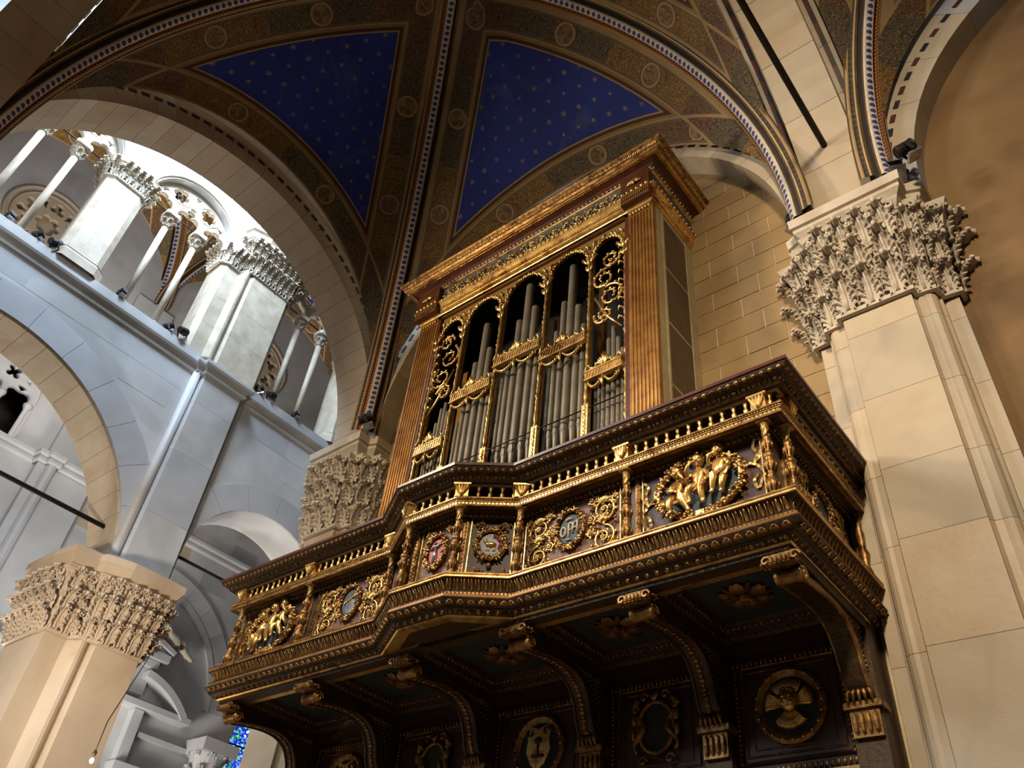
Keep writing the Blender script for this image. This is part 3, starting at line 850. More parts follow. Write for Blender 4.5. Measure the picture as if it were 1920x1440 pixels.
# ---- far aisle wall
XF = -24.0
fh = [[(3.1, 13.15), (4.85, 13.15)] + arcp(3.975, 14.6, .875, 0, PI, 16, .95), [(14.75, 4.6), (16.3, 4.6)] + arcp(15.52, 7.6, .78, 0, PI, 14, 1.3)]
fh += [arcp(2.4, 20.5, 1.3, 0, 2 * PI, 32)[:-1], arcp(10.9, 20.9, 1.3, 0, 2 * PI, 32)[:-1]]
WF = plate([(-4, FZ), (20, FZ), (20, 25.5), (-4, 25.5)], fh, .5, MARG, 'wall_far', None, planeX(XF - .25))
structure(WF, 'far aisle wall of grey marble blocks', 'wall')
m = M(); m.box(XF - 1.7, XF - 1.6, -4, 20, FZ, 25); structure(m.obj('wall_dark_sheet', DRK), 'dark sheet standing in for the unlit space behind the far openings', 'wall')
def condF(y0, y1, z0, z1):
    if z1 > 12.85 and z0 < 16.1 and y0 < 5.1 and y1 > 2.9: return False
    for yy in (y0, (y0 + y1) / 2, y1):
        for zz in (z0, z1):
            if math.hypot(yy - 10.6, zz - 8.3) < 3.7 and zz > 8.: return False
    if y1 > 7 and z0 < 8.4: return False
    if y1 > 5.7 and y0 < 7.5: return False
    return y0 > 2.0
facing(WF, XF, (2, 13.5), 6.5, 16.5, [MARG, MARG, MAR, MARB], condF)
b = M(); b.box(-24.05, -23.72, 5.76, 7.42, FZ, 12.9); b.box(-24.05, -23.78, 5.9, 7.3, 13.2, 20.2)
b.lathe([(.16, FZ), (.16, 12.9)], 10, T((-23.7, 6.15, 0)))
p_ = tag(b.obj('wall_pilaster', MARG), 'grey clustered pilaster on the far wall, crossed by the string course', 'pilaster')
b = M(); sweep(b, [(XF, 20), (XF, 7.5), (XF + .3, 7.45), (XF + .3, 6.35), (XF + .42, 6.3), (XF + .42, 6.0), (XF + .3, 5.95), (XF + .3, 5.75), (XF, 5.7), (XF, -4)], [(0, 12.82), (.08, 12.88), (.08, 12.96), (.05, 13.0), (.14, 13.08), (.14, 13.18), (0, 13.2)])
structure(b.obj('trim_3', MARG), 'string course running along the far aisle wall', 'moulding')
# opening with tracery in far wall
t = thing('window_tracery', (XF, 3.97, 14), 'grey tracery with four-lobed holes in the dark opening at the left edge', 'tracery')
out = arcp(3.975, 14.6, .95, PI, 0, 20) + [(4.92, 13.15), (4.78, 13.15), (4.78, 14.3)]
h1 = [(x * 1.05 + 4.40, z * 1.0 + 14.3) for x, z in head(0, .34, .50)[1:-1]]; h2 = [(x * 1.05 + 3.55, z + 14.3) for x, z in head(0, .34, .50)[1:-1]]
out += h1[::-1] + [(4.02, 14.2), (4.02, 13.15), (3.93, 13.15), (3.93, 14.2)] + h2[::-1] + [(3.17, 14.3), (3.17, 13.15), (3.03, 13.15)]
plate(out, [foil(3.975, 15.08, .26, 4, PI / 4), foil(4.5, 14.98, .09, 3, 1), foil(3.45, 14.98, .09, 3, 2)], .2, MARG, 'tracery_plate', t, planeX(XF + .02), .03)
b = M()
for y in (4.78, 3.97): b.lathe([(.07, 13.15), (.07, 14.1), (.14, 14.25), (.14, 14.32)], 8, T((XF + .12, y, 0)))
b.obj('colonnette', MARG, t, True)
# rose tracery
def rose(y, z, lab):
    t = thing('rose_window', (XF, y, z), lab, 'rose window', 'round tracery windows of the far wall')
    hs = [foil(y, z, .42, 6)]
    for k in range(6):
        a = 2 * PI * k / 6 + PI / 6
        hs.append(foil(y + .80 * cos(a), z + .80 * sin(a), .27, 3, a))
        a2 = a + PI / 6; hs.append([(y + r * cos(a2 + da), z + r * sin(a2 + da)) for r, da in ((.62, 0), (.98, .17), (1.12, 0), (.98, -.17))])
    plate(arcp(y, z, 1.32, 0, 2 * PI, 40)[:-1], hs, .16, SOF, 'tracery_plate', t, planeX(XF - .1), .03)
    b = M(); pth = [(XF + .03, yy, zz) for yy, zz in arcp(y, z, 1.38, 0, 2 * PI, 40)[:-1]]; b.tube(pth, .07, 6, True)
    b.tube([(XF + .02, yy, zz) for yy, zz in arcp(y, z, 1.18, 0, 2 * PI, 40)[:-1]], .04, 5, True); b.obj('frame', SOF, t, True)
    b = M(); b.lathe([(1.2, -.02), (1.2, .02)], 24, planeX(XF - .3) @ T((y, z, 0))); b.obj('backing', SOF, t)
rose(2.4, 20.5, 'round blind tracery window seen between the left triforium columns'); rose(10.9, 20.9, 'round tracery window half seen right of the great pier')
# altar aedicule under the big blind arch
ring(WF, planeX(XF + .02), 10.6, 8.3, 3.05, 3.62, 0, PI, 13, .12, [MARG, MARB], name='voussoir', core=False)
b = M(); pl = arcp(10.6, 8.3, 2.86, 0, PI, 30) + arcp(10.6, 8.3, 3.05, PI, 0, 30); b.prism(pl, -.03, .10, planeX(XF)); b.obj('inner_moulding', MARG, WF)
t = thing('altar_frame', (XF + .2, 11.4, 5), 'carved marble altar frame with broken pediment and reclining statue', 'altar')
def beam(mb, p, q, h, x0, x1):
    d = Vector((q[0] - p[0], q[1] - p[1])).normalized(); n = Vector((-d.y, d.x)) * h
    mb.prism([(p[0], p[1]), (q[0], q[1]), (q[0] + n.x, q[1] + n.y), (p[0] + n.x, p[1] + n.y)], x0, x1, planeX(0))
b = M(); beam(b, (9.9, 9.95), (11.75, 9.25), .13, XF, XF + .55); beam(b, (9.9, 9.85), (11.7, 9.15), .1, XF, XF + .4); b.obj('pediment', MARG, t)
b = M(); beam(b, (9.3, 9.0), (11.7, 9.0), .22, XF, XF + .5); beam(b, (9.4, 8.78), (11.5, 8.78), .2, XF, XF + .35); b.obj('entablature', MARG, t)
b = M(); beam(b, (10.3, 8.0), (11.4, 8.0), .8, XF, XF + .2); b.obj('attic', MARG, t)
b = M(); pl = arcp(10.9, 6.1, 2.55, .72, 1.45, 14) + arcp(10.9, 6.1, 2.35, 1.45, .72, 14); b.prism(pl, 0, .55, planeX(XF)); b.obj('segmental_pediment', MARG, t)
b = M(); beam(b, (8.9, 7.62), (13.0, 7.62), .16, XF, XF + .5); b.obj('cornice', MARG, t)
b = M(); beam(b, (9.0, 6.2), (9.25, 6.2), 1.4, XF, XF + .3); beam(b, (11.3, 6.2), (11.6, 6.2), 1.4, XF, XF + .3); b.obj('upright', MARG, t)
b = M(); beam(b, (11.7, 6.95), (13.3, 6.95), .12, XF, XF + .25); beam(b, (11.2, 5.9), (14.2, 5.9), .25, XF, XF + .5); beam(b, (11.2, 5.5), (14.2, 5.5), .3, XF, XF + .3); b.obj('lower_cornice', MARG, t)
b = M(); b.lathe([(.35, FZ), (.33, 6.1), (.36, 6.15), (.34, 6.2), (.55, 7.0)], 14, T((XF + .5, 13.9, 0))); b.prism([(XF + 1.1, 13.3), (XF + 1.1, 14.5), (XF, 14.5), (XF, 13.3)], 7.0, 7.35); cpo = b.obj('column', MARG, t)
lf = leaf_mesh(.3, .45, .25, MARG)
for r in range(2):
    for k in range(8):
        a = 2 * PI * (k + .5 * r) / 8; inst(lf, 'acanthus_leaf', cpo, frame((XF + .5 + .34 * cos(a), 13.9 + .34 * sin(a), 6.2 + .38 * r), (sin(a), -cos(a), 0), (cos(a), sin(a), 0)))
# small blind arch at lower left of the altar
b = M(); pl = arcp(9.4, 5.2, 1.5, 0, PI, 20) + arcp(9.4, 5.2, 1.3, PI, 0, 20); b.prism(pl, 0, .25, planeX(XF)); b.obj('niche_arch', MARG, t)
# left altar cornices
t2 = thing('altar_frame', (XF + .2, 7.5, 6), 'stepped marble cornices of the altar left of the nave pier', 'altar')
b = M(); beam(b, (5.0, 8.05), (9.0, 7.75), .14, XF, XF + .5); beam(b, (7.2, 8.1), (9.4, 8.35), .12, XF, XF + .5); b.obj('pediment', MARG, t2)
b = M(); beam(b, (5.0, 7.0), (9.2, 7.0), .2, XF, XF + .55); beam(b, (5.0, 6.6), (9.2, 6.6), .14, XF, XF + .35); b.obj('cornice', MARG, t2)
b = M(); beam(b, (5.0, 5.5), (9.2, 5.5), .3, XF, XF + .4); beam(b, (5.0, 4.9), (9.2, 4.9), .2, XF, XF + .55); b.obj('lower_cornice', MARG, t2)
# stained glass window
b = M(); b.prism([(14.78, 4.6), (16.28, 4.6)] + arcp(15.52, 7.6, .75, 0, PI, 14, 1.27), -.02, .02, planeX(XF - .2))
wg = b.obj('window_1', GLS); structure(wg, 'strip of blue and green stained glass low at left', 'window')
b = M()
for z in (5.4, 6.2, 7.0, 7.8): b.box(XF - .2, XF - .15, 14.78, 16.28, z - .02, z + .02)
b.obj('glazing_bar', IRN, wg)
# ================================================================== ORGAN GALLERY
GP = [(-2.21, 8.0), (-2.21, 6.0), (-5.22, 6.0), (-5.79, 5.62), (-6.52, 5.62), (-7.16, 6.0), (-10.36, 6.0), (-10.36, 8.0)]
gal = thing('organ_gallery', (-6.28, 7.9, 3.7), 'richly carved gilded wooden organ gallery with canted centre bay on scroll brackets', 'balcony')
def strip(name, prof, mat, lab=None, path=GP):
    mb = M(); sweep(mb, path, prof); return mb.obj(name, mat, gal, lab=lab)
MINOR = []
def row(mesh_list, name, parent, e, z, spacing, path=GP, M2=None, skip=(), sc=1.):
    k = 0
    for p, t, n, L, sg in along(path, e, spacing):
        if sg in skip: continue
        me = mesh_list[k % len(mesh_list)]; k += 1
        mt = frame((p.x, p.y, z), t, n, sc)
        if M2 is not None: mt = mt @ M2
        inst(me, name, parent, mt)
def stuffrow(parent, name, mb_piece, mat, e, z, spacing, path=GP, skip=(), smooth=True, lab=None):
    """pieces too small to tell apart: joined"""
    mb = M()
    for p, t, n, L, sg in along(path, e, spacing):
        if sg in skip: continue
        mb.add(mb_piece.v, mb_piece.f, frame((p.x, p.y, z), t, n))
    o = mb.obj(name, mat, parent, smooth); o['kind'] = 'stuff'; return o
# --- lower mouldings
st = strip('bottom_fillet', [(-.30, 3.772), (.0, 3.772), (.012, 3.790), (.0, 3.80)], G, 'bright gilded bottom edge')
st = strip('egg_moulding', [(.0, 3.79), (.045, 3.805), (.062, 3.832), (.075, 3.845), (.06, 3.85)], WDK)
egg = M(); egg.ell((0, 0, 0), (.026, .026, .030), 8, 6); eggm = egg.mesh('egg', GD, True)
row([eggm], 'egg', st, .040, 3.815, .105)
dart = M(); dart.prism([(-.007, 0), (.007, 0), (0, .05)], -.008, .02, Matrix.Rotation(0, 4, 'X')); d2 = M(); d2.ell((0, 0, 0), (.007, .012, .026), 5, 4)
mb = M()
for p, t, n, L, sg in along(GP, .042, .105): mb.add(d2.v, d2.f, frame((p.x + t[0] * L / 2, p.y + t[1] * L / 2, 3.815), t, n))
o = mb.obj('dart', GD, st, True); o['kind'] = 'stuff'
st = strip('leaf_moulding', [(.062, 3.848), (.085, 3.852), (.13, 3.875), (.155, 3.905), (.165, 3.92), (.165, 3.93)], WDK)
lm_ = M()
for k in (-2, -1, 0, 1, 2): lm_.tube([(k * .004, .008, .078), (k * .014, .020, .045), (k * .022, .014, .012 + .006 * abs(k))], [.007, .013, .005], 5)
lm_.ell((0, .016, .072), (.022, .012, .010), 6, 4)
lme = lm_.mesh('carved_leaf', GD, True)
row([lme], 'carved_leaf', st, .094, 3.848, .108, M2=Matrix.Rotation(-.85, 4, 'X'))
strip('painted_fascia', [(.165, 3.93), (.158, 3.932), (.150, 3.962), (.128, 3.975), (.128, 3.985), (.112, 3.987), (.112, 4.002)], GW)
pin = M(); pin.box(-.009, .009, -.006, .014, -.007, .007); stuffrow(gal, 'pierced_bead', pin, WDK, .124, 3.981, .042, smooth=False)
st = strip('gadroon_moulding', [(.100, 4.002), (.095, 4.01), (.090, 4.03), (.10, 4.06), (.125, 4.10), (.15, 4.13), (.178, 4.14)], WD)
gad = M()
gad.tube([(0, .004, 0), (0, .0, .03), (.003, .012, .065), (.006, .036, .10), (.004, .062, .122)], [.010, .017, .019, .017, .009], 7)
gadm = gad.mesh('gadroon', GD, True)
row([gadm], 'gadroon', st, .098, 4.008, .075)
gl = M(); gl.tube([(0, .004, 0), (0, .012, .065), (0, .060, .122)], .005, 4)
mb = M()
for p, t, n, L, sg in along(GP, .098, .075): mb.add(gl.v, gl.f, frame((p.x + t[0] * L / 2, p.y + t[1] * L / 2, 4.008), t, n))
o = mb.obj('gadroon_rib', G, st, True); o['kind'] = 'stuff'
strip('ledge_fillet', [(.178, 4.138), (.190, 4.143), (.190, 4.155), (.176, 4.158)], G)
strip('ledge', [(.176, 4.157), (.176, 4.176), (.184, 4.180), (.184, 4.194), (.0, 4.20), (-.12, 4.20)], GD, 'gilded ledge under the relief panels')
# --- parapet wall and panel friezes
E0 = -.06
strip('panel_ground', [(E0, 4.19), (E0, 5.05), (E0 + .06, 5.05)], WD)
st = strip('upper_frieze', [(E0 + .005, 5.0), (E0 + .03, 5.0), (E0 + .06, 5.03), (E0 + .11, 5.045), (.14, 5.045)], WDK)
fr_ = M(); fr_.ell((0, .01, .012), (.022, .018, .02), 6, 4); stuffrow(st, 'carved_bead', fr_, GD, E0 + .05, 5.0, .06)
# --- rail with dentils
strip('rail', [(.10, 5.044), (.155, 5.046), (.158, 5.06), (.150, 5.062), (.150, 5.09), (.162, 5.094), (.164, 5.106), (.158, 5.11), (.172, 5.128), (.180, 5.132), (.180, 5.150), (.02, 5.152)], GD, 'gilded rail with two rows of dentils')
dn = M(); dn.box(-.013, .013, -.004, .009, .064, .088); stuffrow(gal, 'dentil', dn, G, .150, 5.0, .042, smooth=False)
dn = M(); dn.ell((0, 0, .118), (.011, .010, .009), 6, 4); stuffrow(gal, 'rail_bead', dn, G, .165, 5.0, .030)
# --- dwarf balustrade
strip('balustrade_back', [(.015, 5.15), (.015, 5.315), (.13, 5.318)], WDK)
dw = M(); dw.lathe([(.030, 0), (.030, .012), (.016, .022), (.026, .05), (.028, .07), (.016, .10), (.012, .115), (.024, .125), (.018, .135), (.030, .15), (.034, .168)], 8)
dwm = dw.mesh('baluster', G, True)
seg_skip = ()
row([dwm], 'baluster', gal, .115, 5.150, .125)
# shell blocks between the dwarf balusters, above each big baluster
def shellblock():
    b = M(); b.box(-.075, .075, -.02, .10, 0, .16); b.box(-.10, .10, -.02, .13, .145, .168)
    for k in range(-2, 3): b.tube([(0, .11, .01), (k * .020, .115, .07), (k * .036, .13, .13)], [.008, .015, .013], 6)
    b.ell((0, .12, .02), (.022, .02, .02), 6, 4)
    return b.mesh('shell_block', G, False)
sbm = shellblock()
# big balusters: spots on the gallery front
EC = .085
def on_seg(i, x): # position on segment i with given x, offset EC
    q = offset_path(GP, EC); a, b = q[i], q[i + 1]
    if abs(a[0] - b[0]) < 1e-6: t = 0
    else: t = (x - a[0]) / (b[0] - a[0])
    return (a[0] + (b[0] - a[0]) * t, a[1] + (b[1] - a[1]) * t)
def spt(x, y): return (x, y)
cols = [((-2.26, 5.925), 1), ((-3.78, 5.915), 1), ((-5.165, 5.905), 2), ((-5.745, 5.535), 2), ((-6.545, 5.535), 4), ((-7.235, 5.925), 5), ((-8.78, 5.915), 5), ((-10.31, 5.925), 5), ((-2.135, 6.10), 0), ((-10.43, 6.10), 6)]
def balmesh():
    h = .84
    pr = [(.050, 0), (.050, .03), (.034, .04), (.040, .06), (.058, .12), (.060, .15), (.044, .19), (.030, .22), (.044, .235), (.030, .25), (.036, .28), (.058, .34), (.060, .37), (.038, .41), (.046, .43), (.056, .45),
          (.046, .47), (.030, .49), (.028, .52), (.044, .58), (.048, .61), (.030, .64), (.040, .655), (.030, .67)]
    b = M(); b.lathe(pr, 12, caps=True)
    for z0, z1, r in ((.06, .18, .058), (.28, .40, .058), (.52, .63, .046)):
        for k in range(8):
            a = 2 * PI * k / 8; b.tube([(r * .72 * cos(a), r * .72 * sin(a), z0), (r * 1.04 * cos(a), r * 1.04 * sin(a), (z0 + z1) / 2 + .01), (r * .7 * cos(a), r * .7 * sin(a), z1)], [.006, .012, .006], 4)
    b2 = M(); pr2 = [(.028, .67), (.026, .70), (.030, .77), (.038, .80), (.048, .83), (.06, .845)]
    b2.lathe(pr2, 12)
    for k in range(4):
        a0 = k * PI / 2; b2.tube([(.031 * cos(a0 + s_ * 2.2), .031 * sin(a0 + s_ * 2.2), .675 + .12 * s_) for s_ in [q / 6 for q in range(7)]], .007, 4)
    b2.box(-.065, .065, -.065, .065, .838, .852)
    return b.mesh('turned_shaft', GD, True), b2.mesh('twisted_neck', SIL, True)
bm1, bm2 = balmesh()
for (x, y), sg in cols:
    a = Vector(GP[sg]); b_ = Vector(GP[sg + 1]); d = (b_ - a).normalized(); n = (-d.y, d.x, 0)
    mt = frame((x, y, 4.197), (d.x, d.y, 0), n)
    o = inst(bm1, 'turned_baluster', gal, mt); inst(bm2, 'twisted_neck', o, mt, 'silver-grey twisted neck')
    inst(sbm, 'shell_block', gal, frame((x, y + .0, 5.150), (d.x, d.y, 0), n) @ T((0, -.01, 0)))
# --- top cornice
strip('cornice_bed', [(.13, 5.316), (.155, 5.322), (.160, 5.334), (.150, 5.338)], FRM)
st = strip('heart_moulding', [(.150, 5.330), (.200, 5.332), (.215, 5.350), (.250, 5.395), (.262, 5.402)], WDK)
ht = M(); ht.ell((-.010, 0, .008), (.012, .008, .014), 6, 4); ht.ell((.010, 0, .008), (.012, .008, .014), 6, 4); ht.ell((0, 0, -.008), (.010, .007, .014), 6, 4)
row([ht.mesh('carved_heart', GD, True)], 'carved_heart', st, .232, 5.368, .105, M2=Matrix.Rotation(-.9, 4, 'X'))
mb = M()
for p, t, n, L, sg in along(GP, .232, .105): mb.add(d2.v, d2.f, frame((p.x + t[0] * L / 2, p.y + t[1] * L / 2, 5.368), t, n) @ Matrix.Rotation(-.9, 4, 'X'))
o = mb.obj('carved_dart', GD, st, True); o['kind'] = 'stuff'
st = strip('ovolo', [(.262, 5.402), (.275, 5.405), (.315, 5.42), (.332, 5.45), (.335, 5.462)], WDK)
ov = M(); ov.ell((0, 0, 0), (.032, .030, .030), 8, 6)
row([ov.mesh('gilded_oval', GD, True)], 'gilded_oval', st, .300, 5.435, .088)
mb = M()
for p, t, n, L, sg in along(GP, .306, .088): mb.add(d2.v, d2.f, frame((p.x + t[0] * L / 2, p.y + t[1] * L / 2, 5.435), t, n))
o = mb.obj('oval_dart', GD, st, True); o['kind'] = 'stuff'
strip('top_board', [(.335, 5.462), (.352, 5.468), (.352, 5.505), (.30, 5.512), (.05, 5.515), (-.10, 5.515)], WCO, 'brown wooden top board')
strip('inner_side', [(-.10, 5.515), (-.10, 4.2)], WDK)
m = M(); m.prism([(x, y) for x, y in offset_path(GP, -.09)][::-1], 4.12, 4.2); m.obj('gallery_floor', WDK, gal)

# --- relief panels
def panel_frame(x0, x1, y=6.06 - .0, z0=4.215, z1=4.995, parent=gal, mt=None, wd=.07, par=None):
    """gold fillets at both sides and carved strips; local x right, z up, facing -y"""
    mt = mt or Matrix()
    for a, s in ((x0, 1), (x1, -1)):
        b = M(); b.box(a - .006, a + .006, y - .03, y + .0, z0, z1, mt); b.obj('gilded_fillet', G, parent)
        b = M(); b.box(a - s * .065 - .028, a - s * .065 + .028, y - .022, y, z0, z1, mt)
        for k in range(16): b.ell((a - s * .065, y - .024, z0 + (z1 - z0) * (k + .5) / 16), (.014, .008, .020), 5, 4, mt)
        b.obj('carved_strip', GD, parent)
    b = M(); b.box(x0, x1, y - .02, y, z1, z1 + .018, mt); b.obj('gilded_edge', GD, parent)
    b = M(); b.box(x0, x1, y - .02, y, z0 - .012, z0, mt); b.obj('gilded_edge', GD, parent)
def leafclump(mb, c, r, rng, n=5):
    for k in range(n):
        a = rng.uniform(0, 2 * PI); d = rng.uniform(.2, .9) * r
        px_, py_, pz_ = c[0] + d * cos(a) * .6, c[1] - rng.uniform(0, r * .5), c[2] + d * sin(a) * .6
        if k % 3 == 2: mb.ell((px_, py_ - r * .2, pz_), (r * .34, r * .34, r * .34), 6, 4)
        else: mb.tube([(px_, py_ + r * .2, pz_), (px_ + r * .45 * cos(a), py_ - r * .1, pz_ + r * .45 * sin(a)), (px_ + r * .95 * cos(a), py_ + r * .15, pz_ + r * .95 * sin(a))], [r * .16, r * .32, r * .08], 5)
def wreath(cx, cz, rx, rz, th, mt, parent, y=-.035, n=34, ties=True):
    rng = random.Random(3)
    mb = M(); mb.tube([(cx + rx * cos(2 * PI * k / 32), y, cz + rz * sin(2 * PI * k / 32)) for k in range(32)], th * .8, 7, True, mt)
    o = mb.obj('wreath', GD, parent, True)
    for k in range(n):
        a = 2 * PI * k / n
        b = M(); c = (cx + rx * cos(a), y - th * .4, cz + rz * sin(a)); leafclump(b, c, th * 1.25, rng, 6)
        me = b; bb = M(); bb.add(b.v, b.f, mt); bb.obj('leaf_cluster', G if k % 3 else GD, o, True)
    return o
def ribbon(pts, parent, mt, wd=.028, mat=G):
    """a carved ribbon loop: flattened tube"""
    q_ = pts; pts = []
    for i in range(len(q_) - 1):
        a, b_, c, d = q_[max(i - 1, 0)], q_[i], q_[i + 1], q_[min(i + 2, len(q_) - 1)]
        for k in range(4):
            t = k / 4; pts.append(tuple(.5 * (2 * b_[j] + (c[j] - a[j]) * t + (2 * a[j] - 5 * b_[j] + 4 * c[j] - d[j]) * t * t + (3 * b_[j] - a[j] - 3 * c[j] + d[j]) * t ** 3) for j in (0, 1)))
    pts.append(q_[-1])
    mb = M(); P = [Vector((x, -.022 - .010 * sin(i * 1.3), z)) for i, (x, z) in enumerate(pts)]
    vs = []; fs = []; n = len(P)
    for i in range(n):
        d = (P[min(i + 1, n - 1)] - P[max(i - 1, 0)]).normalized(); s_ = Vector((-d.z, 0, d.x)) * wd * .5
        for q in (P[i] - s_, P[i] + s_, P[i] + s_ + Vector((0, .012, 0)), P[i] - s_ + Vector((0, .012, 0))): vs.append(tuple(q))
    for i in range(n - 1):
        for k in range(4): fs.append((i * 4 + k, (i + 1) * 4 + k, (i + 1) * 4 + (k + 1) % 4, i * 4 + (k + 1) % 4))
    mb.add(vs, fs, mt); mb.obj('ribbon', mat, parent)
def bow(cx, cz, s, parent, mt, wd=.03):
    L = []
    ribbon([(cx + s * .02, cz), (cx + s * .05, cz + .10), (cx + s * .02, cz + .20), (cx + s * .07, cz + .27), (cx + s * .12, cz + .22), (cx + s * .10, cz + .12), (cx + s * .05, cz + .03), (cx, cz)], parent, mt, wd)
    ribbon([(cx, cz), (cx + s * .06, cz - .05), (cx + s * .10, cz - .14), (cx + s * .06, cz - .24), (cx + s * .02, cz - .28), (cx - s * .0, cz - .2), (cx + s * .04, cz - .12)], parent, mt, wd)
    ribbon([(cx, cz), (cx - s * .07, cz + .01), (cx - s * .12, cz - .01)], parent, mt, wd)
def scroll(mb, cx, cz, r, turns, sgn, a0, th=.014, y=-.02):
    pts = []; N = int(14 * turns)
    for i in range(N + 1):
        t = i / N; a = a0 + sgn * turns * 2 * PI * t; rr = r * (1 - .82 * t); pts.append((cx + rr * cos(a), y - .01 * t, cz + rr * sin(a)))
    mb.tube(pts, [th * (1.15 - .5 * i / N) for i in range(N + 1)], 5)
    for i in range(0, N - 3, 3):
        p = Vector(pts[i]); a = a0 + sgn * turns * 2 * PI * i / N
        mb.ell((p.x + .02 * cos(a) + .008, y - .008, p.z + .02 * sin(a)), (.016, .010, .024), 5, 4)
    for k in range(5):
        b = 2 * PI * k / 5; mb.ell((cx + .018 * cos(b), y - .018, cz + .018 * sin(b)), (.014, .012, .014), 5, 4)
def rinceau(x0, x1, z0, z1, s, parent, mt, mat=G):
    """a column of two foliage scrolls with leaf sprays"""
    w_ = x1 - x0; h = z1 - z0; cx = (x0 + x1) / 2; r = min(w_ * .42, h * .235)
    for k, (cz, sg) in enumerate(((z0 + h * .27, s), (z0 + h * .73, -s))):
        mb = M(); scroll(mb, cx, cz, r, 1.6, sg, PI / 2 if k == 0 else -PI / 2); 
        b = M(); b.add(mb.v, mb.f, mt); b.obj('foliage_scroll', mat, parent, True)
        for fx, fz, fr_ in ((.40, .20, .42), (.42, -.12, .36), (-.42, .16, .36)):
            mb = M(); scroll(mb, cx + s * w_ * fx, cz + h * fz * (1 if k else -1), r * fr_, 1.2, -sg, fx * 4, .010); b = M(); b.add(mb.v, mb.f, mt); b.obj('foliage_scroll', mat, parent, True)
    rg_ = random.Random(int(abs(x0) * 100) + 3)
    mb = M()
    for k in range(int(w_ * h * 330)):
        px_, pz_ = rg_.uniform(x0 + .01, x1 - .01), rg_.uniform(z0 + .02, z1 - .02); a = rg_.uniform(0, PI)
        mb.tube([(px_ - .028 * cos(a), -.012, pz_ - .028 * sin(a)), (px_, -.03, pz_ + .008), (px_ + .032 * cos(a), -.02, pz_ + .032 * sin(a))], [.005, .013, .004], 5)
    b = M(); b.add(mb.v, mb.f, mt); o_ = b.obj('foliage_leaves', GD, parent, True); o_['kind'] = 'stuff'
    mb = M()
    for k in range(7):
        a = PI * (.15 + .7 * k / 6)
        mb.tube([(cx + .02 * cos(a), -.02, z0 + h * .5), (cx + .06 * cos(a), -.04, z0 + h * .5 + .07 * sin(a)), (cx + .10 * cos(a) * 1.1, -.03, z0 + h * .5 + .09 * sin(a))], [.006, .016, .006], 5)
        if k == 0: mb2 = M()
        mb2.tube([(cx + .02 * cos(a), -.02, z1 - .12), (cx + .07 * cos(a), -.04, z1 - .12 + .07 * sin(a)), (cx + .12 * cos(a), -.03, z1 - .12 + .08 * sin(a))], [.006, .014, .006], 5)
    for q_ in (mb, mb2): b = M(); b.add(q_.v, q_.f, mt); b.obj('leaf_spray', mat, parent, True)

# small figures: a skinned body per putto, head with a face, wings
def skin_body(verts, edges, radii, name, mat, parent, mt, sub=1):
    me = bpy.data.meshes.new(name); me.from_pydata(verts, edges, [])
    o = bpy.data.objects.new(name, me); COL.objects.link(o)
    sl = me.skin_vertices[0] if me.skin_vertices else None
    md = o.modifiers.new('skin', 'SKIN')
    if not me.skin_vertices:
        pass
    sl = me.skin_vertices[0]
    for i, r in enumerate(radii): sl.data[i].radius = (r, r) if not isinstance(r, tuple) else r
    sl.data[0].use_root = True
    md.use_smooth_shade = True
    s2 = o.modifiers.new('sub', 'SUBSURF'); s2.levels = sub; s2.render_levels = sub
    dg = bpy.context.evaluated_depsgraph_get(); dg.update()
    m2 = bpy.data.meshes.new_from_object(o.evaluated_get(dg)); m2.materials.clear(); m2.materials.append(mat); m2.name = name
    bpy.data.objects.remove(o)
    return m2
def putto_mesh(pose):
    """local x right, -y out, z up, about 0.45 tall seated; origin at the pelvis"""
    V = [(0, 0, 0), (0, -.005, .07), (0, 0, .135), (0, -.005, .165), (0, -.01, .20)]; E_ = [(0, 1), (1, 2), (2, 3), (3, 4)]; Rr = [.056, .056, .050, .024, .022]
    def limb(pts, rr, at):
        last = at
        for p, r in zip(pts, rr):
            V.append(p); Rr.append(r); E_.append((last, len(V) - 1)); last = len(V) - 1
        return last
    for s in (-1, 1):
        P = pose['armR' if s > 0 else 'armL']; h = limb([(s * .055, -.005, .135)] + P, [.026, .023, .018, .014], 2)
        hp = Vector(V[h]); pr = Vector(V[h - 1]); d = (hp - pr).normalized(); sd = d.cross(Vector((0, 1, 0))).normalized()
        k0 = len(V)
        for q in (-1.5, -.5, .5, 1.5):
            ln = .026 - .003 * abs(q)
            a = tuple(hp + d * .012 + sd * q * .0055); b = tuple(hp + d * (.012 + ln) + sd * q * .0075 + Vector((0, .006, 0)))
            V.append(a); Rr.append(.0042); E_.append((h, len(V) - 1)); V.append(b); Rr.append(.0034); E_.append((len(V) - 2, len(V) - 1))
        a = tuple(hp + sd * s * .012 + d * .006); b = tuple(hp + sd * s * .018 + d * .018); V.append(a); Rr.append(.0045); E_.append((h, len(V) - 1)); V.append(b); Rr.append(.0036); E_.append((len(V) - 2, len(V) - 1))
        P = pose['legR' if s > 0 else 'legL']; limb([(s * .035, -.01, -.01)] + P, [.042, .036, .029, .021, .016], 0)
    return skin_body(V, E_, Rr, 'body', G, None, None, 1)
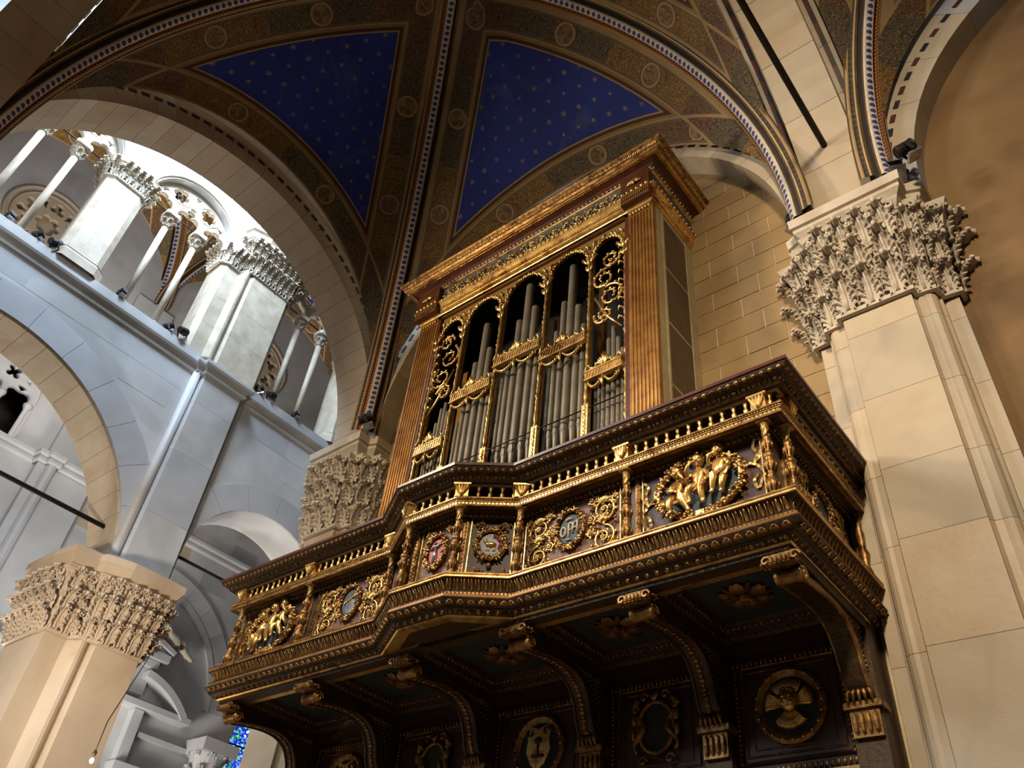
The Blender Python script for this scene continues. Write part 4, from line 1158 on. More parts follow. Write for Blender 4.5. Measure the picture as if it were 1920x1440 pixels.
def putto_head_mesh():
    b = M(); b.ell((0, 0, 0), (.043, .045, .050), 14, 10)
    b.ell((0, -.040, -.006), (.009, .012, .012), 6, 4)                       # nose
    for s in (-1, 1):
        b.ell((s * .019, -.034, -.014), (.014, .010, .012), 6, 4)          # cheeks
        b.ell((s * .017, -.036, .008), (.012, .008, .006), 6, 4)           # brows
        b.ell((s * .043, 0, -.004), (.006, .010, .013), 6, 4)              # ears
    b.ell((0, -.039, -.026), (.012, .006, .004), 6, 4); b.ell((0, -.034, -.039), (.013, .011, .009), 6, 4)
    f = b.mesh('head', G, True)
    b = M(); rng = random.Random(5)
    for k in range(34):
        a = rng.uniform(0, 2 * PI); t = rng.uniform(0, 1.75)
        x, y, z = .046 * sin(t) * cos(a), .047 * sin(t) * sin(a), .052 * cos(t)
        if y < -.02 and z < .030: continue
        b.ell((x, y, z + .004), (.013, .013, .012), 6, 4)
    h = b.mesh('hair', GD, True)
    b = M()
    for s in (-1, 1): b.ell((s * .017, -.0415, .001), (.005, .003, .0035), 6, 4)
    e = b.mesh('eyes', WDK, True)
    return f, h, e
def wing_mesh(s):
    b = M()
    for k in range(5):
        a = .2 + k * .28
        b.tube([(s * .03, .02, .10), (s * (.03 + .07 * cos(a)), .025, .10 + .06 * sin(a)), (s * (.03 + .12 * cos(a)), .022, .10 + .115 * sin(a) - .02)], [.008, .014, .006], 5)
    return b.mesh('wing', GD, True)
PH = putto_head_mesh(); PW = (wing_mesh(-1), wing_mesh(1))
poses = [
    dict(armL=[(-.085, -.03, .08), (-.05, -.07, .05), (-.02, -.08, .05)], armR=[(.09, -.03, .10), (.07, -.07, .14), (.055, -.08, .175)],
         legL=[(-.055, -.07, -.02), (-.06, -.075, -.09), (-.05, -.06, -.145), (-.06, -.085, -.155)], legR=[(.04, -.075, -.03), (.075, -.06, -.10), (.10, -.05, -.155), (.12, -.07, -.165)]),
    dict(armL=[(-.09, -.03, .10), (-.075, -.07, .15), (-.05, -.08, .185)], armR=[(.09, -.03, .07), (.085, -.07, .02), (.07, -.085, -.01)],
         legL=[(-.06, -.075, -.01), (-.085, -.06, -.08), (-.07, -.05, -.14), (-.085, -.075, -.15)], legR=[(.045, -.08, -.02), (.035, -.07, -.10), (.045, -.055, -.17), (.05, -.08, -.18)]),
    dict(armL=[(-.085, -.03, .12), (-.06, -.07, .17), (-.02, -.075, .19)], armR=[(.09, -.02, .08), (.095, -.05, .02), (.08, -.07, -.02)],
         legL=[(-.03, -.07, -.03), (-.05, -.06, -.10), (-.06, -.05, -.16), (-.075, -.075, -.17)], legR=[(.05, -.06, -.05), (.035, -.07, -.12), (.02, -.05, -.18), (.01, -.075, -.19)])]
PB = [putto_mesh(p) for p in poses]
def putto(k, x, z, s, parent, mt, turn=0.):
    m0 = mt @ T((x, -.04, z)) @ Matrix.Scale(s, 4)
    o = inst(PB[k], 'putto', parent, m0)
    mh = m0 @ T((0, -.012, .245)) @ RZ(turn) @ Matrix.Rotation(.25, 4, 'X') @ Matrix.Scale(1.18, 4)
    for me in PH: inst(me, me.name, o, mh)
    for me in PW: inst(me, 'wing', o, m0)
def seg_matrix(i, x_mid=None, e=E0):
    """frame at the middle of gallery segment i: local x to the right seen from outside, -y outwards"""
    q = offset_path(GP, e); a = Vector(q[i]); b = Vector(q[i + 1]); d = (a - b).normalized()   # to the right when facing it
    c = (a + b) / 2
    m_ = Matrix(((d.x, -d.y, 0, c.x), (d.y, d.x, 0, c.y), (0, 0, 1, 0), (0, 0, 0, 1)))
    return m_
def putti_panel(mt, nm, lab, flip=1, left=False):
    p = inst(None, nm, gal); p['label'] = lab
    b = M(); b.lathe([(.43, 0), (.43, .006)], 36, mt @ T((0, -.004, 4.66)) @ Matrix.Rotation(PI / 2, 4, 'X') @ Matrix.Diagonal((1.0, .74, 1, 1)))
    b.obj('oval_ground', BLU, p)
    wreath(0, 4.66, .455, .325, .042, mt, p, n=40)
    if not left: 
        putto(0, -.22, 4.57, 1.22, p, mt, .3); putto(1, .01, 4.63, 1.26, p, mt, .1); putto(2, .23, 4.69, 1.20, p, mt, -.3)
        ribbon([(-.34, 4.50), (-.2, 4.52), (0, 4.60), (.12, 4.66), (.27, 4.70), (.34, 4.76)], p, mt @ T((0, -.09, 0)), .035, GD)
        b = M(); b.tube([(-.36, -.11, 4.48), (-.36, -.11, 4.55)], .022, 8, mt=mt); b.tube([(.345, -.11, 4.72), (.345, -.11, 4.79)], .022, 8, mt=mt); b.obj('scroll_roll', G, p, True)
    else:
        putto(2, -.22, 4.58, 1.22, p, mt, -.4); putto(1, -.0, 4.65, 1.26, p, mt, -.3); putto(0, .21, 4.67, 1.22, p, mt, -.6)
    bow(-.56, 4.64, -1, p, mt); bow(.55, 4.72, 1, p, mt)
    for k in range(4):
        a = PI * k / 2; b = M(); b.box(-.03, .03, -.075, 0, -.045, .045, mt @ T((.455 * cos(a), 0, 4.66 + .325 * sin(a))) @ Matrix.Rotation(-a, 4, 'Y')); b.obj('wreath_tie', G, p)
F = Matrix(((1, 0, 0, 0), (0, 1, 0, 6.06), (0, 0, 1, 0), (0, 0, 0, 1)))
def at(x): return T((x, 0, 0)) @ F
# give panels an Empty part that holds the carvings as sub-parts
_inst = inst
def inst(me, name, parent, M4=None, lab=None):
    return _inst(me, name, parent, M4, lab)
putti_panel(at(-3.02), 'putti_relief', 'gilded relief of three putti with a long scroll in an oval wreath on slate blue')
panel_frame(-3.66, -2.37)
putti_panel(at(-9.60), 'putti_relief', 'gilded relief of three putti making music, left end panel', left=True)
panel_frame(-10.27, -8.93)
def scroll_panel(cx, half, nm, lab, mt, ground=None, oval=(.15, .19), gmat=BLU, scrolls=True, n=22):
    p = inst(None, nm, gal); p['label'] = lab
    if ground:
        b = M(); b.box(-half, half, -.004, 0, 4.22, 4.99, mt); b.obj('panel_ground', ground, p)
    b = M(); b.lathe([(1, 0), (1, .008), (.9, .02)], 28, mt @ T((0, -.012, 4.66)) @ Matrix.Rotation(PI / 2, 4, 'X') @ Matrix.Diagonal((oval[0], oval[1], 1, 1)))
    b.obj('oval_ground', gmat, p)
    wreath(0, 4.66, oval[0] + .035, oval[1] + .035, .032, mt, p, n=n)
    if scrolls:
        rinceau(-half, -oval[0] - .09, 4.24, 4.97, 1, p, mt); rinceau(oval[0] + .09, half, 4.24, 4.97, -1, p, mt)
    return p
def letters(strokes, p, mt, mat, th=.010):
    for s in strokes:
        b = M(); b.tube([(x, -.04, z) for x, z in s], th, 6, mt=mt); b.obj('letter', mat, p, True)
# OPA monogram
mt = at(-4.56)
p = scroll_panel(-4.56, .60, 'monogram_relief', 'oval slate blue medallion with raised silver letters OPA in foliage scrolls', mt, LIL)
letters([[(-.082 + .032 * cos(a), 4.64 + .055 * sin(a)) for a in [k * PI / 8 for k in range(17)]],
         [(-.012, 4.53), (-.012, 4.72)], [(-.012, 4.72), (.025, 4.725), (.045, 4.69), (.03, 4.645), (-.012, 4.64)],
         [(.035, 4.60), (.055, 4.72), (.09, 4.73)], [(.098, 4.59), (.098, 4.74)], [(.045, 4.655), (.10, 4.66)], [(-.04, 4.53), (.02, 4.53)], [(-.05, 4.77), (-.012, 4.785), (.03, 4.775)]], p, mt, MARW, .012)
panel_frame(-5.20 + .03, -3.93)
# coat of arms panel, left
mt = at(-8.02)
p = scroll_panel(-8.02, .60, 'arms_relief', 'oval slate and silver shield of arms with beaded diagonal band in foliage scrolls', mt, LIL)
b = M(); b.lathe([(1, 0), (1, .004)], 20, mt @ T((.03, -.036, 4.60)) @ Matrix.Rotation(PI / 2, 4, 'X') @ Matrix.Diagonal((.09, .10, 1, 1))); b.obj('lower_field', SLV, p)
b = M()
for k in range(6): b.ell((-.09 + k * .036, -.045, 4.66 + k * .014), (.012, .008, .03), 6, 4, mt)
b.obj('diagonal_band', G, p, True)
panel_frame(-8.65, -7.40)
# front of the bay: cross
mt = seg_matrix(3)
p = scroll_panel(0, .27, 'cross_relief', 'rose pink oval with silver robed crucifix inside a gilded wreath', mt, LIL, (.125, .17), PNK, False, 22)
b = M(); b.tube([(0, -.045, 4.53), (0, -.045, 4.70)], [.030, .014], 8, mt=mt); b.tube([(-.085, -.045, 4.69), (-.03, -.05, 4.715), (.03, -.05, 4.715), (.085, -.045, 4.75)], [.010, .016, .016, .010], 7, mt=mt); b.tube([(-.035, -.045, 4.53), (.035, -.045, 4.53)], .012, 6, mt=mt)
o = b.obj('crucifix', SLV, p, True); b = M(); b.ell((0, -.055, 4.745), (.020, .018, .024), 8, 6, mt); b.obj('crowned_head', WDK, o, True)
b = M(); scroll(b, -.17, 4.29, .045, 1.3, 1, 0); scroll(b, .17, 4.29, .045, 1.3, -1, PI); scroll(b, -.16, 4.93, .04, 1.2, -1, 0); scroll(b, .16, 4.93, .04, 1.2, 1, PI); bb = M(); bb.add(b.v, b.f, mt); bb.obj('foliage_scroll', G, p, True)
panel_frame(-.265, .265, 0, parent=gal, mt=mt)
# right cant of the bay: lamb
mt = seg_matrix(2)
p = scroll_panel(0, .25, 'lamb_relief', 'round medallion of a lamb with red flag on grey, gilded wreath', mt, None, (.135, .145), MARB, False, 20)
b = M(); b.ell((0, -.04, 4.655), (.065, .025, .032), 10, 7, mt); b.ell((-.065, -.045, 4.705), (.022, .02, .018), 8, 6, mt); b.tube([(-.05, -.04, 4.67), (-.062, -.045, 4.70)], .018, 6, mt=mt)
for x in (-.045, -.02, .03, .05): b.tube([(x, -.035, 4.64), (x + .004, -.035, 4.60), (x - .004, -.04, 4.575)], [.010, .007, .006], 6, mt=mt)
b.obj('lamb', G, p, True)
ribbon([(.02, 4.75), (.06, 4.76), (.075, 4.72), (.10, 4.70), (.105, 4.64), (.09, 4.60)], p, mt @ T((0, -.025, 0)), .035, RED)
b = M(); scroll(b, -.14, 4.90, .05, 1.2, 1, 0, .010); scroll(b, .14, 4.90, .05, 1.2, -1, PI, .010); scroll(b, -.14, 4.32, .05, 1.2, -1, 0, .010); scroll(b, .14, 4.32, .05, 1.2, 1, PI, .010); b.ell((0, -.03, 4.40), (.03, .03, .035), 8, 5); bb = M(); bb.add(b.v, b.f, mt); bb.obj('ribbon_scroll', GD, p, True)
panel_frame(-.245, .245, 0, parent=gal, mt=mt)
# left cant of the bay (foreshortened): wreath and scrolls
mt = seg_matrix(4)
p = scroll_panel(0, .27, 'wreath_relief', 'wreathed medallion on the hidden left cant of the bay', mt, None, (.13, .15), BLU, False, 20)
panel_frame(-.265, .265, 0, parent=gal, mt=mt)
# side returns
for sg, lab in ((0, 'relief panel on the shaded right flank of the gallery'), (6, 'relief panel on the left flank of the gallery')):
    mt = seg_matrix(sg)
    p = scroll_panel(0, .62, 'side_relief', lab, mt, None, (.17, .2), BLU, True)
    panel_frame(-.70, .62, 0, parent=gal, mt=mt)
    b = M(); b.lathe([(.05, 4.2), (.05, 4.23), (.03, 4.26), (.055, 4.35), (.03, 4.42), (.055, 4.55), (.03, 4.62), (.045, 4.78), (.03, 4.86), (.05, 5.03)], 10, seg_matrix(sg) @ T((.80 if sg == 6 else .78, -.13, 0))); 
    if sg == 0: b.obj('turned_baluster', GD, gal, True)

# --- underside: coffers
BX = [-2.33, -3.78, -5.24, -6.86, -8.55, -10.17]
b = M()
b.box(-10.33, -2.24, 6.02, 6.16, 3.735, 3.775)        # front beam
b.box(-10.34, -2.23, 7.50, 7.66, 3.66, 3.77)
for x in BX: b.box(x - (.09 if x > -3 else .13), x + (.09 if x < -10 else .13), 6.1, 7.6, 3.66, 3.775)
b.obj('soffit_beams', WDK, gal)
b = M(); b.box(-10.34, -2.23, 6.0, 8.0, 3.93, 4.1)
b.obj('soffit_board', WDK, gal)
b = M(); q = [(x, y) for x, y in GP[2:6]]; b.prism(q[::-1] if False else q, 3.775, 3.785); b.obj('bay_soffit', WDK, gal)
b = M(); b.prism([(-5.50, 5.97), (-5.86, 5.72), (-6.44, 5.72), (-6.84, 5.97)], 3.770, 3.776); b.obj('bay_soffit_panel', WDK, gal, lab='dull patterned panel under the canted bay')
def petal_mesh(L, w_, mat):
    vs = []; 
    for i in range(6):
        t = i / 5; wd = w_ * (.30 + .70 * sin(PI * min(1, t * .72 + .10))) * (1 if t < .95 else .72)
        for j in range(5):
            q = (j - 2) / 2; vs.append((wd * .5 * q, .06 + L * t, -.02 - .035 * sin(PI * t) - .014 * (1 - q * q) + (.012 if j % 2 else 0)))
    fs = [(i * 5 + j, i * 5 + j + 1, (i + 1) * 5 + j + 1, (i + 1) * 5 + j) for i in range(5) for j in range(4)]
    mb = M(); mb.add(vs, fs); return mb.mesh('petal', mat, True)
ptm = petal_mesh(.20, .155, GD); ptd = petal_mesh(.21, .06, WD)
lfc = M(); lfc.ell((0, 0, 0), (.024, .016, .030), 6, 4); lfcm = lfc
egb = M(); egb.ell((0, 0, 0), (.014, .014, .018), 6, 4)
for i in range(5):
    x0, x1 = BX[i + 1] + .13, BX[i] - .13; cx = (x0 + x1) / 2; y0, y1 = 6.16, 7.50; cy = (y0 + y1) / 2 + .06
    p = inst(None, 'coffer', gal)
    b = M(); b.box(x0 + .16, x1 - .16, y0 + .02, y1 - .16, 3.915, 3.928); b.obj('coffer_field', BLD, p, lab='dark blue grey coffer field')
    b = M(); path = [(x0, y0), (x0, y1), (x1, y1), (x1, y0)]
    sweep(b, path, [(0, 3.77), (-.03, 3.79), (-.05, 3.84), (-.10, 3.86), (-.13, 3.915), (-.17, 3.92)]); b.obj('coffer_frame', WDK, p)
    for e, z, me_, sp, nm in ((-.10, 3.868, lfcm, .062, 'leaf_border'), (-.035, 3.80, egb, .075, 'bead_border')):
        mb = M()
        for q, t, n, L, sg in along(path, e, sp): mb.add(me_.v, me_.f, frame((q.x, q.y, z), t, n))
        o = mb.obj(nm, GD, p, True); o['kind'] = 'stuff'
    ro = inst(None, 'rosette', p)
    ro = M(); ro.lathe([(.06, -.02), (.085, -.05), (.06, -.075), (.02, -.09)], 14, T((cx, cy, 3.92))); 
    for k in range(10):
        a = 2 * PI * k / 10; ro.ell((cx + .055 * cos(a), cy + .055 * sin(a), 3.85), (.022, .022, .018), 6, 4)
    ro.obj('rosette_boss', GD, p, True)
    for k in range(12):
        a = 2 * PI * k / 12; inst(ptm if k % 2 == 0 else ptd, 'petal', p, T((cx, cy, 3.92)) @ RZ(a))
    for sx in (x0 + .02, x1 - .02):
        b = M(); 
        for k in range(8): a = 2 * PI * k / 8; b.ell((sx + .05 * cos(a), 6.10 + .05 * sin(a), 3.672), (.022, .022, .014), 6, 4)
        b.obj('corner_rosette', GD, p, True)
for x in BX:
    b = M()
    for k in range(20):
        y = 6.2 + k * .068
        b.ell((x - .05, y, 3.64), (.030, .026, .012), 6, 4); b.ell((x + .05, y, 3.64), (.030, .026, .012), 6, 4)
    o = b.obj('beam_carving', GD, gal, True); o['kind'] = 'stuff'
    b = M(); b.lathe([(.02, -.06), (.07, -.03), (.09, 0)], 10, T((x, 7.60, 3.63))); b.obj('pendant_boss', GD, gal, True)

# --- scroll brackets
def bracket(x, ladder=False):
    w_ = .11
    t = inst(None, 'scroll_bracket', gal)
    # centre line in the y-z plane, from the front scroll to the foot on the back panelling
    cl = []
    P = [(6.18, 3.54), (6.45, 3.585), (6.75, 3.62), (7.0, 3.60), (7.18, 3.51), (7.29, 3.35), (7.34, 3.19), (7.40, 3.08), (7.52, 3.01)]
    from mathutils.geometry import interpolate_bezier
    PV = [Vector((0, a, c)) for a, c in P]
    for i in range(len(PV) - 1):
        a, b_ = PV[i], PV[i + 1]; ta = (PV[min(i + 1, len(PV) - 1)] - PV[max(i - 1, 0)]) / 6; tb = (PV[min(i + 2, len(PV) - 1)] - PV[i]) / 6
        cl += interpolate_bezier(a, a + ta, b_ - tb, b_, 5)[:-1]
    cl.append(PV[-1])
    # ribbon face (front/under side)
    vs = []; fs = []; n = len(cl)
    prof = [(-w_, 0), (-w_, .02), (-w_ + .02, .025), (-w_ + .03, .005), (w_ - .03, .005), (w_ - .02, .025), (w_, .02), (w_, 0), (w_, -.05), (-w_, -.05)]
    for i, q in enumerate(cl):
        d = (cl[min(i + 1, n - 1)] - cl[max(i - 1, 0)]).normalized(); nn = Vector((0, d.z, -d.y)); 
        if nn.y > 0 and nn.z > 0: nn = -nn
        for a, h in prof: vs.append((x + a, q.y + nn.y * h, q.z + nn.z * h))
    k = len(prof)
    for i in range(n - 1):
        for j in range(k): fs.append((i * k + j, i * k + (j + 1) % k, (i + 1) * k + (j + 1) % k, (i + 1) * k + j))
    b = M(); b.add(vs, fs); b.obj('curved_face', WD if not ladder else GD, t)
    mb = M()
    for i in range(1, n - 1):
        q = cl[i]; d = (cl[i + 1] - cl[i - 1]).normalized(); nn = Vector((0, d.z, -d.y))
        if ladder:
            for f in (0, .5):
                q2 = q + (cl[i + 1] - q) * f; m_ = frame((x, q2.y + nn.y * .012, q2.z + nn.z * .012), (1, 0, 0), nn); mb.box(-.085, .085, -.006, .012, -.011, .011, m_)
        else:
            m_ = frame((x, q.y + nn.y * .012, q.z + nn.z * .012), (1, 0, 0), nn); mb.ell((0, 0, 0), (.022 if i % 2 else .04, .012, .026), 6, 4, m_)
    o = mb.obj('face_carving', WDK if ladder else GD, t, not ladder); o['kind'] = 'stuff'
    # gold edge lines
    for s in (-1, 1):
        b = M(); b.tube([(x + s * (w_ - .01), q.y + 0, q.z - .012) for q in cl], .012, 5); b.obj('gilded_edge', GD, t, True)
    # web (side boards)
    pts = [(q.y, q.z) for q in cl] + [(7.62, 3.01), (7.62, 3.67), (6.22, 3.67)]
    b = M(); b.prism(pts, -w_ * .8, w_ * .8, planeX(x)); b.obj('side_board', WDK, t)
    b = M()
    for i in range(4, n, 1):
        q = cl[i]
        yy = q.y + .07
        while yy < 7.58:
            for s in (-1, 1): b.ell((x + s * w_ * .82, yy, q.z + .05), (.010, .016, .016), 5, 3)
            yy += .085
    o = b.obj('side_studs', GD, t, True); o['kind'] = 'stuff'
    # front volute roll
    b = M(); rr = []
    for kx in range(9):
        xx = -w_ - .01 + (2 * w_ + .02) * kx / 8; r = .074 - .016 * sin(PI * kx / 8); rr.append((r, xx))
    b.lathe(rr, 14, T((x, 6.20, 3.585)) @ Matrix.Rotation(PI / 2, 4, 'Y')); b.obj('volute_roll', GD, t, True)
    for s in (-1, 1):
        b = M(); b.tube([(x + s * (w_ + .012), 6.20 + .075 * (1 - k / 16) * cos(k * .8), 3.585 + .075 * (1 - k / 16) * sin(k * .8)) for k in range(15)], .009, 5); b.obj('volute_spiral', G, t, True)
    # carved capital block above the volute
    b = M(); b.box(x - .12, x + .12, 6.03, 6.16, 3.64, 3.735)
    for s in (-1, 1):
        b.tube([(x + s * .13 + .05 * cos(k * .9) * (1 - k / 9), 6.02, 3.67 + .05 * sin(k * .9) * (1 - k / 9)) for k in range(8)], .014, 5)
    for k in range(5): b.ell((x - .08 + k * .04, 6.02, 3.675), (.02, .02, .035), 6, 4)
    b.obj('carved_capital', GD, t)
    # foot leaf
    b = M()
    for k in range(-2, 3): b.tube([(x + k * .03, 7.44, 3.08), (x + k * .05, 7.39, 3.02), (x + k * .055, 7.40, 2.95)], [.015, .022, .010], 6)
    b.obj('foot_leaf', GD, t, True)
for i, x in enumerate(BX): bracket(x, i == 0)

# --- back panelling under the gallery
b = M(); b.box(-10.36, -2.2, 7.64, 8.0, 1.2, 3.77); b.obj('back_panelling', WD, gal)
for i, x in enumerate(BX):
    b = M(); b.box(x - .14, x + .14, 7.5, 7.66, 1.2, 3.66); b.obj('pilaster_strip', WDK, gal)
    b = M(); b.box(x - .17, x + .17, 7.43, 7.66, 2.90, 2.96); b.box(x - .13, x + .13, 7.46, 7.5, 2.66, 2.90)
    for k in range(4):
        b.ell((x - .09 + k * .06, 7.45, 2.78), (.028, .03, .10), 6, 4)
    b.obj('pilaster_capital', GD, gal)
for i in range(5):
    x0, x1 = BX[i + 1] + .16, BX[i] - .16; cx = (x0 + x1) / 2
    p = inst(None, 'wall_panel', gal)
    for k, (ins, th, mat) in enumerate(((.0, .03, WDK), (.09, .014, GD), (.17, .008, GD))):
        b = M(); pa = [(x0 + ins, 2.62 + ins * .7), (x1 - ins, 2.62 + ins * .7), (x1 - ins, 3.60 - ins * .7), (x0 + ins, 3.60 - ins * .7)]
        b.tube([(x, 7.635, z) for x, z in pa], th, 4, True); b.obj('panel_moulding', mat, p)
    b = M()
    for k in range(22):
        z = 2.62 + k * .045
        for xx in (x0 + .03, x1 - .03): b.ell((xx, 7.61, z), (.022, .014, .018), 5, 3)
    for k in range(22):
        xx = x0 + (x1 - x0) * (k + .5) / 22; b.ell((xx, 7.60, 3.56), (.02, .02, .03), 5, 3); b.ell((xx, 7.60, 2.54), (.02, .02, .03), 5, 3)
    o = b.obj('carved_border', GD, p, True); o['kind'] = 'stuff'
    b = M(); b.box(x0, x1, 7.58, 7.66, 2.44, 2.49); b.obj('rail', GD, p)
    z = 3.10
    if i in (0, 2, 4):
        b = M(); b.lathe([(.36, 0), (.36, .04), (.33, .06), (.29, .03), (.275, .02)], 36, T((cx, 7.64, z)) @ Matrix.Rotation(PI / 2, 4, 'X'), caps=False); b.lathe([(.285, 0), (.285, .012)], 32, T((cx, 7.645, z)) @ Matrix.Rotation(PI / 2, 4, 'X'))
        fr = b.obj('round_frame', GD, p)
        b = M()
        for k in range(20): a = 2 * PI * k / 20; b.ell((cx + .325 * cos(a), 7.58, z + .325 * sin(a)), (.014, .014, .014), 6, 4)
        b.obj('frame_beads', G, p, True)
        b = M(); b.lathe([(.28, 0), (.28, .004)], 32, T((cx, 7.632, z)) @ Matrix.Rotation(PI / 2, 4, 'X')); b.obj('roundel_ground', BLD, p)
    if i == 0:
        b = M(); b.ell((cx, 7.60, z + .03), (.085, .08, .10), 14, 10); b.ell((cx, 7.52, z + .02), (.016, .02, .022), 6, 4); b.ell((cx, 7.53, z - .03), (.022, .012, .008), 6, 4)
        for s in (-1, 1): b.ell((cx + s * .04, 7.535, z + .0), (.025, .016, .022), 6, 4); b.ell((cx + s * .033, 7.53, z + .06), (.022, .01, .010), 6, 4)
        b.obj('cherub_head', G, p, True)
        b = M(); rg = random.Random(2)
        for k in range(26): a = rg.uniform(.1, PI - .1); b.ell((cx + .09 * cos(a), 7.57 + rg.uniform(-.02, .03), z + .05 + .09 * sin(a)), (.022, .022, .020), 6, 4)
        b.obj('cherub_hair', GD, p, True)
        for k, (a, L) in enumerate(((.25, .22), (PI - .25, .22), (PI * .5 + .35, .21), (PI * .5 - .35, .21), (-PI * .5 + .35, .20), (-PI * .5 - .35, .20))):
            b = M()
            for r in range(7):
                aa = a + (r - 3) * .11
                b.tube([(cx + .08 * cos(aa), 7.60, z + .08 * sin(aa)), (cx + (.08 + L * .6) * cos(aa), 7.575, z + (.08 + L * .6) * sin(aa)), (cx + (.06 + L * .85) * cos(aa + .1), 7.60, z + (.06 + L * .85) * sin(aa + .1))], [.014, .022, .008], 5)
            b.obj('feathered_wing', G, p, True)
    elif i in (2, 4):
        sh = [(-.17, .20), (-.12, .24), (0, .20), (.12, .24), (.17, .20), (.15, .08), (.17, -.04), (.10, -.18), (0, -.26), (-.10, -.18), (-.17, -.04), (-.15, .08)]
        b = M(); b.prism([(x * 1.0 + cx, q + z) for x, q in sh], -.0, .03, planeY(7.625)); b.obj('shield', G, p, lab='gilded shield')
        b = M(); b.tube([(cx, 7.59, z - .10), (cx, 7.59, z + .04)], .012, 6); b.ell((cx, 7.59, z + .07), (.055, .015, .045), 8, 5); b.tube([(cx - .08, 7.59, z - .10), (cx + .08, 7.59, z - .10)], .02, 6)
        for s in (-1, 1): b.tube([(cx + s * .12 + .04 * cos(k), 7.59, z + .17 + .04 * sin(k) * s) for k in range(5)], .014, 5)
        b.obj('tree_emblem', WDK, p, True)
    else:
        b = M(); b.lathe([(1, 0), (1, .01)], 28, T((cx, 7.63, z)) @ Matrix.Rotation(PI / 2, 4, 'X') @ Matrix.Diagonal((.20, .25, 1, 1))); b.obj('cartouche_field', BLD, p)
        b = M(); b.tube([(cx + .21 * cos(2 * PI * k / 28), 7.60, z + .26 * sin(2 * PI * k / 28)) for k in range(28)], .025, 6, True)
        b.obj('cartouche_frame', GD, p, True)
        for sx in (-1, 1):
            b = M()
            b.tube([(cx + sx * (.20 + .06 * sin(k * .9)), 7.59, z + .30 - k * .055) for k in range(11)], [.03 + .012 * cos(k) for k in range(11)], 6)
            for (qx, qz, r) in ((.13, .32, .055), (.24, .20, .05), (.16, -.33, .06)):
                b.tube([(cx + sx * qx + r * (1 - k / 10) * cos(k * .8), 7.585, z + qz + r * (1 - k / 10) * sin(k * .8)) for k in range(9)], .016, 5)
            b.ell((cx + sx * .25, 7.58, z + .10), (.04, .03, .07), 7, 5); b.ell((cx + sx * .26, 7.58, z - .05), (.03, .03, .07), 7, 5)
            b.obj('cartouche_scroll', GD, p, True)
        b = M()
        for k in range(-3, 4): b.tube([(cx, 7.58, z + .27), (cx + k * .022, 7.57, z + .36)], [.01, .014], 5)
        b.obj('shell_crest', GD, p, True)
# ================================================================== PIPE ORGAN
org = thing('pipe_organ', (-6.32, 7.3, 4.2), 'tall gilded organ case with grey pipes standing on the gallery', 'organ')
CX0, CX1, CY = -8.82, -3.83, 6.75
OP = [(CX1, 8.0), (CX1, CY), (CX0, CY), (CX0, 8.0)]
def ostrip(name, prof, mat, lab=None, path=OP):
    mb = M(); sweep(mb, path, prof); return mb.obj(name, mat, org, lab=lab)
def orow(me, name, parent, e, z, spacing, M2=None, path=OP):
    for p, t, n, L, sg in along(path, e, spacing):
        mt = frame((p.x, p.y, z), t, n); inst(me, name, parent, mt @ M2 if M2 is not None else mt)
def ostuff(parent, name, pc, mat, e, z, spacing, smooth=True, path=OP, M2=None):
    mb = M()
    for p, t, n, L, sg in along(path, e, spacing):
        mt = frame((p.x, p.y, z), t, n); mb.add(pc.v, pc.f, mt @ M2 if M2 is not None else mt)
    o = mb.obj(name, mat, parent, smooth); o['kind'] = 'stuff'; return o
# pilasters with flutes
for x0, x1, lab in ((-4.27, -3.83, 'fluted pilaster on the right'), (-8.82, -8.36, 'fluted pilaster on the left')):
    b = M(); b.box(x0, x1, CY + .02, CY + .10, 4.2, 10.72); pl = b.obj('pilaster', GW, org, lab='golden brown ' + lab)
    n = 7; w_ = (x1 - x0 - .05) / n
    for k in range(n):
        xc = x0 + .025 + w_ * (k + .5)
        b = M(); b.lathe([(w_ * .30, 4.35), (w_ * .30, 10.60)], 8, T((xc, CY + .02, 0))); b.ell((xc, CY + .02, 10.60), (w_ * .30, w_ * .3, w_ * .3), 8, 4); b.obj('flute_rib', GW, pl, True)
    b = M()
    for k in range(n):
        xc = x0 + .025 + w_ * (k + .5); b.ell((xc, CY + .0, 10.67), (w_ * .42, .03, .035), 8, 5)
    b.obj('pilaster_cap', G, pl, True)
    b = M(); b.box(x0 - .01, x1 + .01, CY - .01, CY + .12, 10.71, 10.76); b.obj('cap_band', G, pl)
# sides: painted frame with dark panels
for sx, x in ((1, CX1), (-1, CX0)):
    b = M(); b.box(min(x, x - sx * .05), max(x, x - sx * .05), CY + .102, 8.0, 4.2, 10.76); sd = b.obj('side_frame', FRM, org, lab='greenish grey painted case side')
    z = 4.35; k = 0
    for z0, z1 in ((4.3, 6.0), (6.05, 7.15), (7.2, 8.30), (8.35, 9.45), (9.5, 10.62)):
        b = M(); b.box(min(x, x + sx * .004), max(x, x + sx * .004), CY + .30, 7.74, z0, z1); b.obj('dark_panel', PAN, sd)
    for yy in (CY + .29, 7.75):
        b = M(); b.box(min(x, x + sx * .018), max(x, x + sx * .018), yy - .02, yy + .02, 4.2, 10.7); b.obj('edge_bead', FRM, sd)
